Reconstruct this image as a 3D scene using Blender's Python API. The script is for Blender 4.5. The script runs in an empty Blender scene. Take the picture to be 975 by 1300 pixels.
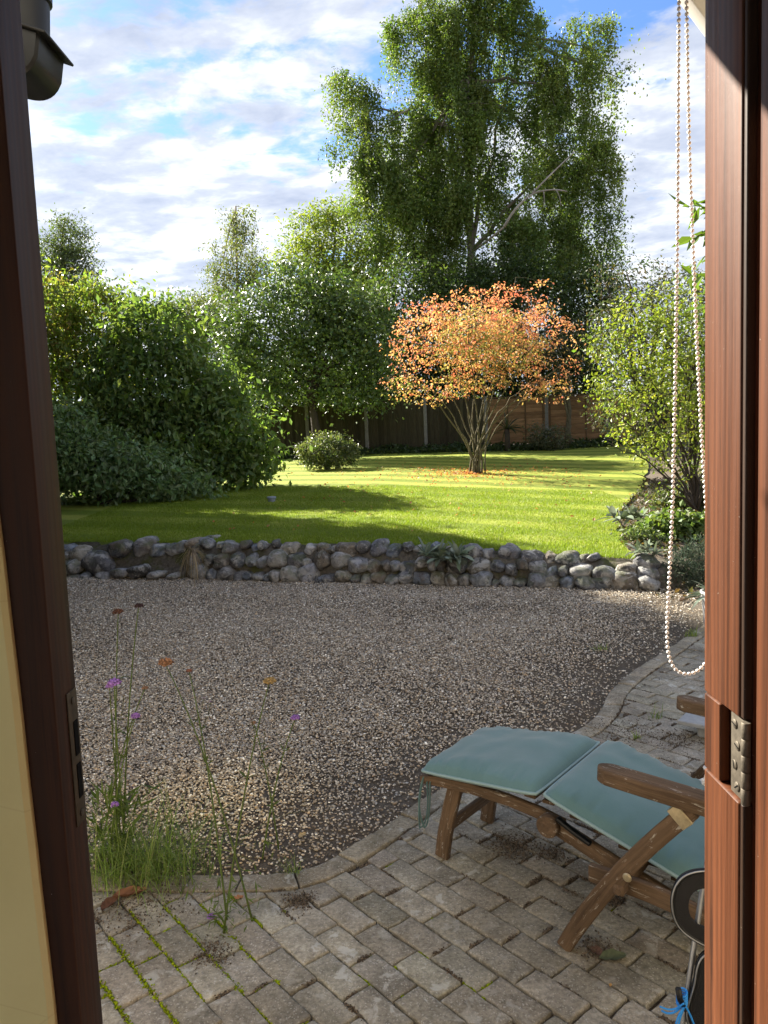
import bpy, bmesh, math, random
import numpy as np
from mathutils import Vector, noise as mnoise

random.seed(7)
RNG = np.random.default_rng(11)
SC = bpy.context.scene
COL = SC.collection
R = math.radians

# ------------------------------------------------------------------ camera
EYE = 1.65
PITCH, ROLL = R(5.6), R(2.3)
FPX = 976.0                                   # focal length in pixels of the 975 x 1300 photograph
cF = Vector((0, math.cos(PITCH), -math.sin(PITCH)))
cU0 = Vector((0, math.sin(PITCH), math.cos(PITCH)))
cR0 = Vector((1, 0, 0))
cR = math.cos(ROLL) * cR0 - math.sin(ROLL) * cU0
cU = math.sin(ROLL) * cR0 + math.cos(ROLL) * cU0
cam = bpy.data.cameras.new('camera')
camo = bpy.data.objects.new('camera', cam)
COL.objects.link(camo)
from mathutils import Matrix
camo.matrix_world = Matrix(((cR.x, cU.x, -cF.x, 0), (cR.y, cU.y, -cF.y, 0), (cR.z, cU.z, -cF.z, EYE), (0, 0, 0, 1)))
cam.sensor_fit = 'VERTICAL'
cam.sensor_height = 36.0
cam.lens = 36.0 * FPX / 1300.0
cam.clip_start = 0.02
cam.clip_end = 2000
SC.camera = camo

def at(px, py, y):
    """point at distance y in front of the house seen at a photograph pixel"""
    d = cF + cR * ((px - 487.5) / FPX) + cU * ((650 - py) / FPX)
    t = y / d.y
    return np.array((d.x * t, y, EYE + d.z * t))

def on_z(px, py, z=0.0):
    d = cF + cR * ((px - 487.5) / FPX) + cU * ((650 - py) / FPX)
    t = (z - EYE) / d.z
    return np.array((d.x * t, d.y * t, z))

# ------------------------------------------------------------------ light, sky, exposure
SUN_EL, SUN_AZ = R(33), R(42)                 # azimuth: from due left towards the front
SH = Vector((-math.cos(SUN_AZ) * math.cos(SUN_EL), math.sin(SUN_AZ) * math.cos(SUN_EL), math.sin(SUN_EL)))
sun = bpy.data.lights.new('sun', 'SUN')
sun.energy = 3.4
sun.angle = R(0.6)
sun.color = (1.0, 0.93, 0.80)
suno = bpy.data.objects.new('sun', sun)
suno.rotation_euler = SH.to_track_quat('Z', 'Y').to_euler()
COL.objects.link(suno)

SC.view_settings.view_transform = 'Standard'
SC.view_settings.look = 'None'
SC.view_settings.gamma = 1
SC.view_settings.use_curve_mapping = False
SC.view_settings.exposure = 2.78
SC.cycles.max_bounces = 8
SC.cycles.diffuse_bounces = 4
SC.cycles.transmission_bounces = 5
SC.cycles.caustics_reflective = False
SC.cycles.caustics_refractive = False

world = bpy.data.worlds.new('World')
SC.world = world
world.use_nodes = True
nt = world.node_tree
for n in list(nt.nodes):
    nt.nodes.remove(n)

class NB:
    """small node-building helper"""
    def __init__(s, tree): s.t = tree
    def n(s, typ, ins=None, **kw):
        nd = s.t.nodes.new(typ)
        for k, v in kw.items(): setattr(nd, k, v)
        for k, v in (ins or {}).items():
            if isinstance(v, bpy.types.NodeSocket): s.t.links.new(v, nd.inputs[k])
            else: nd.inputs[k].default_value = v
        return nd
    def math(s, op, a, b=0.0, c=None, clamp=False):
        ins = {0: a, 1: b}
        if c is not None: ins[2] = c
        return s.n('ShaderNodeMath', ins, operation=op, use_clamp=clamp).outputs[0]
    def noise(s, vec, scale, detail=4, rough=.55, dist=0.0, col=False):
        nd = s.n('ShaderNodeTexNoise', {'Vector': vec, 'Scale': scale, 'Detail': detail, 'Roughness': rough, 'Distortion': dist})
        return nd.outputs['Color' if col else 'Fac']
    def ramp(s, fac, stops, interp='LINEAR'):
        nd = s.n('ShaderNodeValToRGB', {'Fac': fac})
        cr = nd.color_ramp
        cr.interpolation = interp
        while len(cr.elements) < len(stops): cr.elements.new(.5)
        for e, (p, c) in zip(cr.elements, stops):
            e.position = p
            e.color = (c, c, c, 1) if isinstance(c, (int, float)) else (*c, 1)
        return nd.outputs['Color']
    def mix(s, fac, a, b, blend='MIX'):
        nd = s.n('ShaderNodeMix', data_type='RGBA', blend_type=blend)
        for idx, v in ((0, fac), (6, a), (7, b)):
            if isinstance(v, bpy.types.NodeSocket): s.t.links.new(v, nd.inputs[idx])
            else: nd.inputs[idx].default_value = v if idx == 0 else ((*v, 1) if len(v) == 3 else v)
        return nd.outputs[2]
    def mapping(s, vec, scale=(1, 1, 1), loc=(0, 0, 0), rot=(0, 0, 0)):
        return s.n('ShaderNodeMapping', {'Vector': vec, 'Scale': scale, 'Location': loc, 'Rotation': rot}).outputs[0]
    def mrange(s, v, a, b, c=0.0, d=1.0, smooth=False):
        nd = s.n('ShaderNodeMapRange', {'Value': v, 'From Min': a, 'From Max': b, 'To Min': c, 'To Max': d})
        if smooth: nd.interpolation_type = 'SMOOTHSTEP'
        return nd.outputs[0]

w = NB(nt)
sky = w.n('ShaderNodeTexSky', sky_type='NISHITA', sun_disc=False, sun_elevation=SUN_EL,
          sun_rotation=math.atan2(SH.x, SH.y), air_density=1.1, dust_density=0.6, ozone_density=2.5)
tc = w.n('ShaderNodeTexCoord').outputs['Generated']
sep = w.n('ShaderNodeSeparateXYZ', {0: tc})
zc = w.math('ADD', w.math('MAXIMUM', sep.outputs[2], 0.0), 0.11)
pl = w.n('ShaderNodeCombineXYZ', {0: w.math('DIVIDE', sep.outputs[0], zc), 1: w.math('DIVIDE', sep.outputs[1], zc), 2: 0.0}).outputs[0]
pl = w.mapping(pl, loc=(2.35, 0.9, 0.0), rot=(0, 0, R(14)))
warp = w.n('ShaderNodeVectorMath', {0: pl, 1: w.n('ShaderNodeVectorMath', {0: w.noise(pl, 2.2, 3, .5, col=True), 3: .16}, operation='SCALE').outputs[0]}, operation='ADD').outputs[0]
stretch = w.mapping(warp, scale=(0.85, 1.1, 1), rot=(0, 0, R(-18)))
big = w.noise(stretch, 0.95, 3, .5)
puff = w.noise(stretch, 6.5, 5, .55, .25)
fine = w.noise(stretch, 20.0, 5, .6, .2)
dens = w.math('ADD', w.math('ADD', w.math('MULTIPLY', big, 1.15), w.math('MULTIPLY', puff, .75)), w.math('MULTIPLY', fine, .34))
low = w.mrange(sep.outputs[2], 0.20, 0.46, 0.24, 0.0)          # the deck closes up towards the horizon
dens = w.math('ADD', dens, low)
cover = w.mrange(dens, 0.97, 1.20, 0, 1, True)
shade = w.math('ADD', w.math('MULTIPLY', w.noise(w.mapping(stretch, loc=(.04, -.07, 0)), 3.0, 5, .55), .62), w.math('MULTIPLY', w.noise(w.mapping(stretch, loc=(.02, -.03, 0)), 9.0, 5, .6), .38))
ccol = w.ramp(shade, [(0.36, (1.35, 1.50, 1.85)), (0.48, (1.85, 1.97, 2.22)), (0.60, (3.0, 3.02, 3.1))])
skyc = w.mix(1.0, sky.outputs[0], (.32, .40, .54), 'MULTIPLY')
fin = w.mix(w.math('MULTIPLY', cover, 0.93), skyc, ccol)
bg = w.n('ShaderNodeBackground', {'Color': fin, 'Strength': 0.065})
w.n('ShaderNodeOutputWorld', {'Surface': bg.outputs[0]})

# ------------------------------------------------------------------ mesh helpers
def root_loc(o):
    v = np.zeros(3)
    while o is not None:
        v += np.array(o.location)
        o = o.parent
    return v

def tag(o, label=None, cat=None, group=None, kind=None):
    if label: o['label'] = label
    if cat: o['category'] = cat
    if group: o['group'] = group
    if kind: o['kind'] = kind
    return o

def thing(name, label, cat, loc, group=None):
    o = bpy.data.objects.new(name, None)
    o.empty_display_size = .1
    o.location = [float(a) for a in loc]
    COL.objects.link(o)
    return tag(o, label, cat, group)

def mesh_obj(name, V, F, mat, parent=None, cols=None, lc=None, smooth=False, attrs=None):
    """one mesh object. F: (m,k) array or list of such arrays / python lists"""
    V = np.asarray(V, dtype=np.float64)
    if parent is not None:
        V = V - root_loc(parent)
    me = bpy.data.meshes.new(name)
    if isinstance(F, np.ndarray): F = [F]
    loops, starts, tot, pos = [], [], [], 0
    for f in F:
        f = np.asarray(f, dtype=np.int32)
        if f.ndim == 1: f = f[None, :]
        m, k = f.shape
        loops.append(f.ravel())
        starts.append(pos + np.arange(m) * k)
        tot.append(np.full(m, k))
        pos += m * k
    loops = np.concatenate(loops).astype(np.int32)
    starts = np.concatenate(starts).astype(np.int32)
    me.vertices.add(len(V))
    me.vertices.foreach_set('co', V.astype(np.float32).ravel())
    me.loops.add(len(loops))
    me.loops.foreach_set('vertex_index', loops)
    me.polygons.add(len(starts))
    me.polygons.foreach_set('loop_start', starts)
    if smooth is True:
        me.polygons.foreach_set('use_smooth', np.ones(len(starts), dtype=bool))
    else:
        me.polygons.foreach_set('use_smooth', np.zeros(len(starts), dtype=bool))
    if cols is not None:
        a = me.color_attributes.new('Col', 'FLOAT_COLOR', 'POINT')
        c = np.ones((len(V), 4), dtype=np.float32)
        c[:, :3] = cols
        a.data.foreach_set('color', c.ravel())
    if lc is not None:
        a = me.attributes.new('lc', 'FLOAT_VECTOR', 'POINT')
        a.data.foreach_set('vector', np.asarray(lc, dtype=np.float32).ravel())
    me.update(calc_edges=True)
    me.validate()
    me.materials.append(mat)
    o = bpy.data.objects.new(name, me)
    if parent is not None: o.parent = parent
    COL.objects.link(o)
    return o

class MB:
    """collects pieces that belong to ONE mesh"""
    def __init__(s): s.V, s.F, s.C, s.L, s.n = [], [], [], [], 0
    def add(s, V, F, col=None, lc=None):
        V = np.asarray(V, dtype=np.float64)
        if isinstance(F, np.ndarray): F = [F]
        for f in F:
            f = np.asarray(f, dtype=np.int64)
            if f.ndim == 1: f = f[None, :]
            s.F.append(f + s.n)
        s.V.append(V)
        c = np.ones((len(V), 3)) if col is None else np.broadcast_to(np.asarray(col, dtype=float), (len(V), 3))
        s.C.append(c)
        s.L.append(V if lc is None else np.asarray(lc))
        s.n += len(V)
        return s
    def build(s, name, mat, parent=None, smooth=False):
        by = {}
        for f in s.F: by.setdefault(f.shape[1], []).append(f)
        F = [np.concatenate(v) for v in by.values()]
        return mesh_obj(name, np.concatenate(s.V), F, mat, parent, np.concatenate(s.C), np.concatenate(s.L), smooth)

def autosmooth(o, ang=40):
    me = o.data
    me.polygons.foreach_set('use_smooth', np.ones(len(me.polygons), dtype=bool))
    bm = bmesh.new(); bm.from_mesh(me)
    for e in bm.edges:
        e.smooth = not (len(e.link_faces) == 2 and e.calc_face_angle(0) > R(ang))
    bm.to_mesh(me); bm.free()
    return o

def nrm(v):
    v = np.asarray(v, dtype=float)
    l = np.linalg.norm(v, axis=-1, keepdims=True)
    return v / np.maximum(l, 1e-9)

def box(mb, c, size, col=None, bev=0.004, ax=None):
    """box with chamfered edges; ax: 3 unit axes"""
    bm = bmesh.new()
    bmesh.ops.create_cube(bm, size=1)
    for v in bm.verts: v.co = Vector((v.co.x * size[0], v.co.y * size[1], v.co.z * size[2]))
    if bev > 0:
        bmesh.ops.bevel(bm, geom=list(bm.edges), offset=min(bev, .45 * min(size)), segments=2, affect='EDGES', profile=.6)
    V = np.array([v.co for v in bm.verts])
    bm.verts.index_update()
    fs = {}
    for f in bm.faces: fs.setdefault(len(f.verts), []).append([v.index for v in f.verts])
    bm.free()
    lc = V.copy()
    if ax is not None: V = V @ np.array(ax, dtype=float)
    mb.add(V + np.array(c), [np.array(v) for v in fs.values()], col, lc)

def sweep(mb, path, W, H, up=(0, 0, 1), bev=.006, col=None, seg=3, side=None):
    """rounded rectangular section (width W across, height H along up) swept along a path, with closed ends"""
    P = np.asarray(path, dtype=float)
    n = len(P)
    W = np.broadcast_to(np.asarray(W, dtype=float), (n,)); H = np.broadcast_to(np.asarray(H, dtype=float), (n,))
    T = nrm(np.gradient(P, axis=0))
    up = np.asarray(up, dtype=float)
    S = nrm(np.cross(T, up)) if side is None else np.broadcast_to(nrm(side), (n, 3))
    U = nrm(np.cross(S, T))
    ln = np.concatenate([[0], np.cumsum(np.linalg.norm(np.diff(P, axis=0), axis=1))])
    rows, lcs = [], []
    def ring(i, inset, off):
        w, h = max(W[i] - 2 * inset, .0006), max(H[i] - 2 * inset, .0006)
        b = min(bev, .45 * w, .45 * h)
        pts = []
        for (sx, sy, a0) in ((1, 1, 0), (-1, 1, 90), (-1, -1, 180), (1, -1, 270)):
            for k in range(seg + 1):
                a = R(a0 + 90 * k / seg)
                pts.append((sx * (w / 2 - b) + b * math.cos(a), sy * (h / 2 - b) + b * math.sin(a)))
        pts = np.array(pts)
        rows.append(P[i] + T[i] * off + pts[:, :1] * S[i] + pts[:, 1:] * U[i])
        lcs.append(np.column_stack([np.full(len(pts), ln[i] + off), pts]))
    ring(0, bev * .8, 0)
    ring(0, 0, bev * .8)
    for i in range(1, n - 1): ring(i, 0, 0)
    ring(n - 1, 0, -bev * .8)
    ring(n - 1, bev * .8, 0)
    k = len(rows[0]); m = len(rows)
    V = np.concatenate(rows)
    F = []
    for r in range(m - 1):
        a = r * k + np.arange(k); b = r * k + (np.arange(k) + 1) % k
        F.append(np.column_stack([a, b, b + k, a + k]))
    F = [np.concatenate(F), np.arange(k)[::-1], (m - 1) * k + np.arange(k)]
    off = random.random() * 50
    mb.add(V, F, col, np.concatenate(lcs) + off)

def tube(mb, path, rad, sides=6, col=None, cap=True):
    P = np.asarray(path, dtype=float)
    n = len(P)
    rad = np.broadcast_to(np.asarray(rad, dtype=float), (n,))
    T = nrm(np.gradient(P, axis=0))
    ref = np.where(np.abs(T[:, 2:3]) > .9, np.array([[1., 0, 0]]), np.array([[0, 0, 1.]]))
    S = nrm(np.cross(T, ref)); U = np.cross(S, T)
    for i in range(1, n):                      # keep the frame from flipping
        s = S[i - 1] - T[i] * np.dot(S[i - 1], T[i])
        S[i] = s / max(np.linalg.norm(s), 1e-9); U[i] = np.cross(S[i], T[i])
    a = np.arange(sides) * 2 * math.pi / sides
    V = (P[:, None] + rad[:, None, None] * (np.cos(a)[None, :, None] * S[:, None] + np.sin(a)[None, :, None] * U[:, None])).reshape(-1, 3)
    i = np.repeat(np.arange(n - 1) * sides, sides); j = np.tile(np.arange(sides), n - 1); jn = (j + 1) % sides
    F = [np.column_stack([i + j, i + jn, i + jn + sides, i + j + sides])]
    if cap and sides > 2:
        F += [np.arange(sides)[::-1], (n - 1) * sides + np.arange(sides)]
    ln = np.concatenate([[0], np.cumsum(np.linalg.norm(np.diff(P, axis=0), axis=1))])
    lc = np.column_stack([np.repeat(ln, sides), np.tile(np.cos(a), n) * np.repeat(rad, sides), np.tile(np.sin(a), n) * np.repeat(rad, sides)])
    mb.add(V, F, col, lc)

def bez(a, b, c, n=8):
    t = np.linspace(0, 1, n)[:, None]
    return (1 - t) ** 2 * np.asarray(a) + 2 * t * (1 - t) * np.asarray(b) + t ** 2 * np.asarray(c)

def lathe(mb, prof, c, axis=(0, 0, 1), n=20, col=None):
    """profile [(r, h)] turned round an axis through c"""
    ax = nrm(axis)
    ref = np.array([1., 0, 0]) if abs(ax[0]) < .9 else np.array([0, 1., 0])
    s = nrm(np.cross(ax, ref)); u = np.cross(ax, s)
    a = np.arange(n) * 2 * math.pi / n
    V = np.concatenate([np.asarray(c) + h * ax + r * (np.cos(a)[:, None] * s + np.sin(a)[:, None] * u) for r, h in prof])
    F = []
    for k in range(len(prof) - 1):
        i = k * n + np.arange(n); j = k * n + (np.arange(n) + 1) % n
        F.append(np.column_stack([i, j, j + n, i + n]))
    mb.add(V, [np.concatenate(F), np.arange(n)[::-1], (len(prof) - 1) * n + np.arange(n)], col)

ICO = {}
def ico(sub):
    if sub not in ICO:
        bm = bmesh.new()
        bmesh.ops.create_icosphere(bm, subdivisions=sub, radius=1)
        bm.verts.index_update()
        ICO[sub] = (np.array([v.co for v in bm.verts]), np.array([[v.index for v in f.verts] for f in bm.faces]))
        bm.free()
    return ICO[sub]

def rand_rot(n, rng=RNG):
    q = rng.normal(size=(n, 4)); q /= np.linalg.norm(q, axis=1, keepdims=True)
    a, b, c, d = q.T
    return np.stack([np.stack([1 - 2 * (c * c + d * d), 2 * (b * c - a * d), 2 * (b * d + a * c)], -1),
                     np.stack([2 * (b * c + a * d), 1 - 2 * (b * b + d * d), 2 * (c * d - a * b)], -1),
                     np.stack([2 * (b * d - a * c), 2 * (c * d + a * b), 1 - 2 * (b * b + c * c)], -1)], 1)

def lumps(C, rad, sub=1, flat=.6, rng=RNG, yaw_only=False):
    """many little stones in one go: returns V, F"""
    bv, bf = ico(sub)
    n = len(C)
    rad = np.broadcast_to(rad, (n,))
    jit = 1 + .22 * rng.normal(size=(n, len(bv), 1)).clip(-2, 2)
    sc = np.stack([rng.uniform(.8, 1.25, n), rng.uniform(.6, 1.0, n), rng.uniform(.45, .8, n) * flat / .6], -1)
    V = bv[None] * jit * sc[:, None] * rad[:, None, None]
    if yaw_only:
        a = rng.uniform(0, 6.28, n); t1 = rng.normal(0, .3, n)
        Rz = np.zeros((n, 3, 3)); Rz[:, 0, 0] = np.cos(a); Rz[:, 0, 1] = -np.sin(a); Rz[:, 1, 0] = np.sin(a); Rz[:, 1, 1] = np.cos(a); Rz[:, 2, 2] = 1
        Rx = np.zeros((n, 3, 3)); Rx[:, 0, 0] = 1; Rx[:, 1, 1] = np.cos(t1); Rx[:, 1, 2] = -np.sin(t1); Rx[:, 2, 1] = np.sin(t1); Rx[:, 2, 2] = np.cos(t1)
        M = Rx @ Rz
    else:
        M = rand_rot(n, rng)
    V = np.einsum('nij,nkj->nki', M, V) + C[:, None]
    F = bf[None] + (np.arange(n) * len(bv))[:, None, None]
    return V.reshape(-1, 3), F.reshape(-1, 3), len(bv)

# ------------------------------------------------------------------ materials
def mat(name):
    m = bpy.data.materials.new(name)
    m.use_nodes = True
    t = m.node_tree
    for n in list(t.nodes): t.nodes.remove(n)
    return m, NB(t)

def out(b, sh): b.n('ShaderNodeOutputMaterial', {'Surface': sh})
def bsdf(b, col, rough=.7, spec=.3, normal=None, metal=0.0, sheen=0.0):
    ins = {'Base Color': col if isinstance(col, bpy.types.NodeSocket) else (*col, 1), 'Roughness': rough, 'Specular IOR Level': spec, 'Metallic': metal}
    if normal is not None: ins['Normal'] = normal
    if sheen: ins['Sheen Weight'] = sheen
    return b.n('ShaderNodeBsdfPrincipled', ins).outputs[0]
def bump(b, h, strength=.4, dist=.01):
    return b.n('ShaderNodeBump', {'Height': h, 'Strength': strength, 'Distance': dist}).outputs[0]
def vcol(b): return b.n('ShaderNodeVertexColor', layer_name='Col').outputs[0]
def objco(b): return b.n('ShaderNodeTexCoord').outputs['Object']
def lcco(b): return b.n('ShaderNodeAttribute', attribute_name='lc').outputs['Vector']

def leaf_mat(name, gloss=.35, trans=.42, rough=.45, warm=(1.25, 1.3, .55)):
    m, b = mat(name)
    c = vcol(b)
    p = bsdf(b, c, rough, gloss)
    tcol = b.mix(1.0, c, warm, 'MULTIPLY')
    tr = b.n('ShaderNodeBsdfTranslucent', {'Color': tcol}).outputs[0]
    out(b, b.n('ShaderNodeMixShader', {0: trans, 1: p, 2: tr}).outputs[0])
    return m
M_leaf = leaf_mat('leaf')
M_gloss_leaf = leaf_mat('glossy leaf', .45, .45, .42)
M_orchard = leaf_mat('orchard leaf', .45, .24, .4)
M_orange = leaf_mat('autumn leaf', .3, .45, .5, (1.15, 1.0, .8))
M_sage = leaf_mat('woolly leaf', .1, .2, .9, (1, 1, .9))
M_blade = leaf_mat('grass blade', .25, .4, .5)

def simple(name, col, rough=.6, spec=.3, metal=0.0, nscale=None, namp=.25, bstr=.0, bscale=200, use_v=False):
    m, b = mat(name)
    co = objco(b)
    base = vcol(b) if use_v else None
    if nscale:
        f = b.noise(co, nscale, 6, .65)
        k = b.ramp(f, [(.25, 1 - namp), (.75, 1 + namp)])
        c = b.mix(1.0, base if base is not None else (*col, 1), k, 'MULTIPLY')
    else:
        c = base if base is not None else col
    nn = bump(b, b.noise(co, bscale, 4), bstr, .003) if bstr else None
    out(b, bsdf(b, c, rough, spec, nn, metal))
    return m

def bark_mat(name, c0, c1, scale=14):
    m, b = mat(name)
    co = lcco(b)
    f = b.noise(b.mapping(co, scale=(.35, 1.6, 1.6)), scale, 7, .7, .4)
    c = b.mix(1.0, b.ramp(f, [(.3, c0), (.7, c1)]), vcol(b), 'MULTIPLY')
    out(b, bsdf(b, c, .9, .15, bump(b, f, .7, .02)))
    return m
M_bark = bark_mat('dark bark', (.03, .025, .02), (.085, .07, .055))
M_birch = bark_mat('birch bark', (.16, .14, .12), (.52, .48, .42), 5)
M_greenbark = bark_mat('lichened bark', (.05, .043, .028), (.16, .14, .085), 20)

def aged_wood(name, c0, c1, worn):
    m, b = mat(name)
    co = lcco(b)
    g = b.noise(b.mapping(co, scale=(2.2, 42, 42)), 2.2, 8, .68, .6)
    big = b.noise(co, 5, 5, .6)
    c = b.ramp(g, [(.28, c0), (.7, c1)])
    c = b.mix(b.mrange(big, .35, .7), c, b.ramp(g, [(.3, tuple(x * .6 for x in c0)), (.75, tuple(x * .75 for x in c1))]))
    fl = b.noise(b.mapping(co, scale=(9, 40, 40)), 1.6, 8, .75, .8)
    c = b.mix(b.mrange(fl, .585, .64), c, worn)
    h = b.math('ADD', g, b.math('MULTIPLY', fl, .6))
    out(b, bsdf(b, c, .8, .18, bump(b, h, .5, .004)))
    return m
M_teak = aged_wood('weathered teak', (.075, .048, .028), (.185, .122, .074), (.36, .33, .28))

def varnish(name, c0, c1, dark):
    m, b = mat(name)
    co = lcco(b)
    g = b.noise(b.mapping(co, scale=(1.0, 46, 46)), 1.2, 10, .72, 1.2)
    wv = b.n('ShaderNodeTexWave', {'Vector': b.mapping(co, scale=(.55, 26, 26)), 'Scale': 1.1, 'Distortion': 9.0, 'Detail': 3.0, 'Detail Scale': .8},
             bands_direction='Y').outputs['Fac']
    f = b.math('ADD', b.math('MULTIPLY', g, .86), b.math('MULTIPLY', wv, .14))
    c = b.ramp(f, [(.25, dark), (.45, c0), (.72, c1)])
    dk = b.noise(b.mapping(co, scale=(.8, 24, 24)), 2.6, 7, .7, .5)
    c = b.mix(b.mrange(dk, .54, .66, 0, .75), c, dark)
    wear = b.noise(b.mapping(co, scale=(3, 30, 30)), 2.3, 9, .78)
    c = b.mix(b.mrange(wear, .66, .72), c, (.15, .075, .038))
    spk = b.noise(co, 260, 3, .7)
    c = b.mix(b.mrange(spk, .74, .78), c, (.5, .45, .4))
    h = b.math('ADD', b.math('MULTIPLY', g, .5), b.math('MULTIPLY', b.noise(co, 40, 5), .6))
    out(b, bsdf(b, c, b.mrange(g, .3, .7, .42, .62), .22, bump(b, h, .2, .002)))
    return m
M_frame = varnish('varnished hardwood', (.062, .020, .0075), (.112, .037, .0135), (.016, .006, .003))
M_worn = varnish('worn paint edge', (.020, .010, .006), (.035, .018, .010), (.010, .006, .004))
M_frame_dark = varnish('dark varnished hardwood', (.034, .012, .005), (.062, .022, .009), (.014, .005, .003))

m, b = mat('cream plaster'); co = objco(b)
f = b.noise(co, 6, 6, .6)
cr = b.n('ShaderNodeTexVoronoi', {'Vector': b.mapping(co, scale=(1, 1, 2.5)), 'Scale': 1.6}, feature='DISTANCE_TO_EDGE').outputs['Distance']
c = b.ramp(f, [(.3, (.66, .585, .285)), (.7, (.72, .65, .335))])
c = b.mix(b.mrange(cr, .0, .004, .22, 0), c, (.42, .31, .13))
out(b, bsdf(b, c, .6, .25, bump(b, b.noise(co, 55, 5), .12, .004))); M_plaster = m

M_white = simple('white paint', (.62, .60, .55), .5, .4, nscale=8, namp=.1)
M_ceiling = simple('ceiling paint', (.75, .72, .66), .8, .2)
M_floor = simple('interior floor', (.62, .60, .56), .6, .3, nscale=9)
M_roof = simple('roof tile', (.12, .07, .05), .8, .2, nscale=12)
M_brick = simple('house render', (.55, .47, .36), .9, .1, nscale=5, bstr=.3)
M_black = simple('black plastic', (.005, .0055, .006), .42, .35, nscale=25, namp=.35)
M_rubber = simple('black foam', (.018, .018, .02), .95, .2, bstr=1.0, bscale=420)
M_brass = simple('tarnished brass', (.115, .098, .075), .6, .4, .6, nscale=60, namp=.45, bstr=.15)
M_plate = simple('pale brass', (.42, .35, .22), .45, .5, .5, nscale=60, namp=.3)
M_oldbrass = simple('dark worn brass', (.075, .058, .038), .6, .3, .5, nscale=60, namp=.5)
M_pipe = simple('pale teal piping', (.24, .34, .335), .6, .3)
M_steel = simple('dull steel', (.32, .33, .34), .4, .5, .8, nscale=50, namp=.2)
M_dark = simple('dark void', (.006, .006, .006), .9, .1)
M_bead = simple('pearl bead', (.88, .84, .79), .3, .5)
M_cord = simple('cord', (.55, .5, .45), .8, .2)
M_twine = simple('blue twine', (.03, .27, .75), .55, .3)
M_cloth = simple('white cloth', (.75, .74, .71), .9, .1, nscale=30, namp=.08)
M_greyplank = simple('grey plank', (.30, .31, .31), .6, .3, nscale=20, bstr=.2)
M_pot = simple('white glazed pot', (.66, .66, .66), .3, .5)
M_lamp = simple('grey plastic', (.20, .23, .27), .5, .4, nscale=60)
M_flower = simple('flower', (1, 1, 1), .8, .1, use_v=True)
M_soilv = simple('soil crumb', (1, 1, 1), .95, .1, use_v=True)
M_moss = simple('moss', (1, 1, 1), .95, .05, nscale=160, namp=.45, bstr=.8, bscale=500, use_v=True)

m, b = mat('teal canvas'); co = lcco(b)
wv = b.n('ShaderNodeTexNoise', {'Vector': co, 'Scale': 1100.0, 'Detail': 2.0}).outputs['Fac']
f = b.noise(co, 5, 5, .6)
c = b.mix(1.0, b.ramp(f, [(.3, (.088, .172, .174)), (.7, (.108, .20, .20))]), b.ramp(wv, [(.3, .88), (.7, 1.1)]), 'MULTIPLY')
h = b.math('ADD', b.math('MULTIPLY', b.noise(b.mapping(co, scale=(1, 1, 1)), 16, 4), .6), b.math('MULTIPLY', wv, .05))
out(b, bsdf(b, c, .72, .25, bump(b, h, .35, .006), sheen=.25)); M_canvas = m

m, b = mat('concrete paver'); co = objco(b)
v = vcol(b)
f1 = b.noise(co, 9, 7, .65); f2 = b.noise(co, 70, 6, .75)
c = b.mix(1.0, v, b.ramp(f1, [(.28, .62), (.72, 1.25)]), 'MULTIPLY')
c = b.mix(1.0, c, b.ramp(f2, [(.3, .50), (.7, 1.42)]), 'MULTIPLY')
cw = b.n('ShaderNodeVectorMath', {0: co, 1: b.n('ShaderNodeVectorMath', {0: b.noise(co, 60, 3, .6, col=True), 3: .02}, operation='SCALE').outputs[0]}, operation='ADD').outputs[0]
vo = b.n('ShaderNodeTexVoronoi', {'Vector': cw, 'Scale': 120.0}, feature='F1')
sp = b.math('MULTIPLY', b.mrange(vo.outputs['Distance'], .42, .26), b.mrange(b.n('ShaderNodeSeparateColor', {0: vo.outputs['Color']}).outputs[0], .58, .64))
c = b.mix(b.math('MULTIPLY', sp, .55), c, (.60, .57, .50))
li = b.math('MULTIPLY', b.mrange(b.noise(co, 13, 6, .62, .6), .565, .62), b.mrange(b.noise(co, 3.0, 2), .42, .6))
c = b.mix(b.math('MULTIPLY', li, .72), c, (.56, .55, .49))
c = b.mix(1.0, c, b.ramp(b.noise(co, 1.7, 6, .65, .5), [(.32, (.62, .60, .56)), (.62, (1.05, 1.05, 1.05))]), 'MULTIPLY')
gr = b.mrange(b.noise(co, 22, 5, .65), .58, .75)
c = b.mix(b.math('MULTIPLY', gr, .35), c, (.13, .12, .055))
h = b.math('ADD', b.math('MULTIPLY', f2, .8), b.math('MULTIPLY', sp, .35))
out(b, bsdf(b, c, .93, .18, bump(b, h, .8, .005))); M_paver = m

m, b = mat('soil'); co = objco(b)
f = b.noise(co, 45, 8, .75); g = b.noise(co, 3, 4)
c = b.ramp(f, [(.3, (.064, .053, .040)), (.55, (.145, .122, .094)), (.75, (.26, .225, .175))])
c = b.mix(b.mrange(g, .4, .65), c, b.ramp(f, [(.3, (.07, .054, .038)), (.7, (.19, .15, .105))]))
out(b, bsdf(b, c, .95, .1, bump(b, f, 1.0, .02))); M_soil = m

m, b = mat('pebble'); co = objco(b)
c = b.mix(1.0, vcol(b), b.ramp(b.noise(co, 130, 5, .7), [(.3, .7), (.7, 1.25)]), 'MULTIPLY')
out(b, bsdf(b, c, .75, .3)); M_pebble = m

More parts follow.
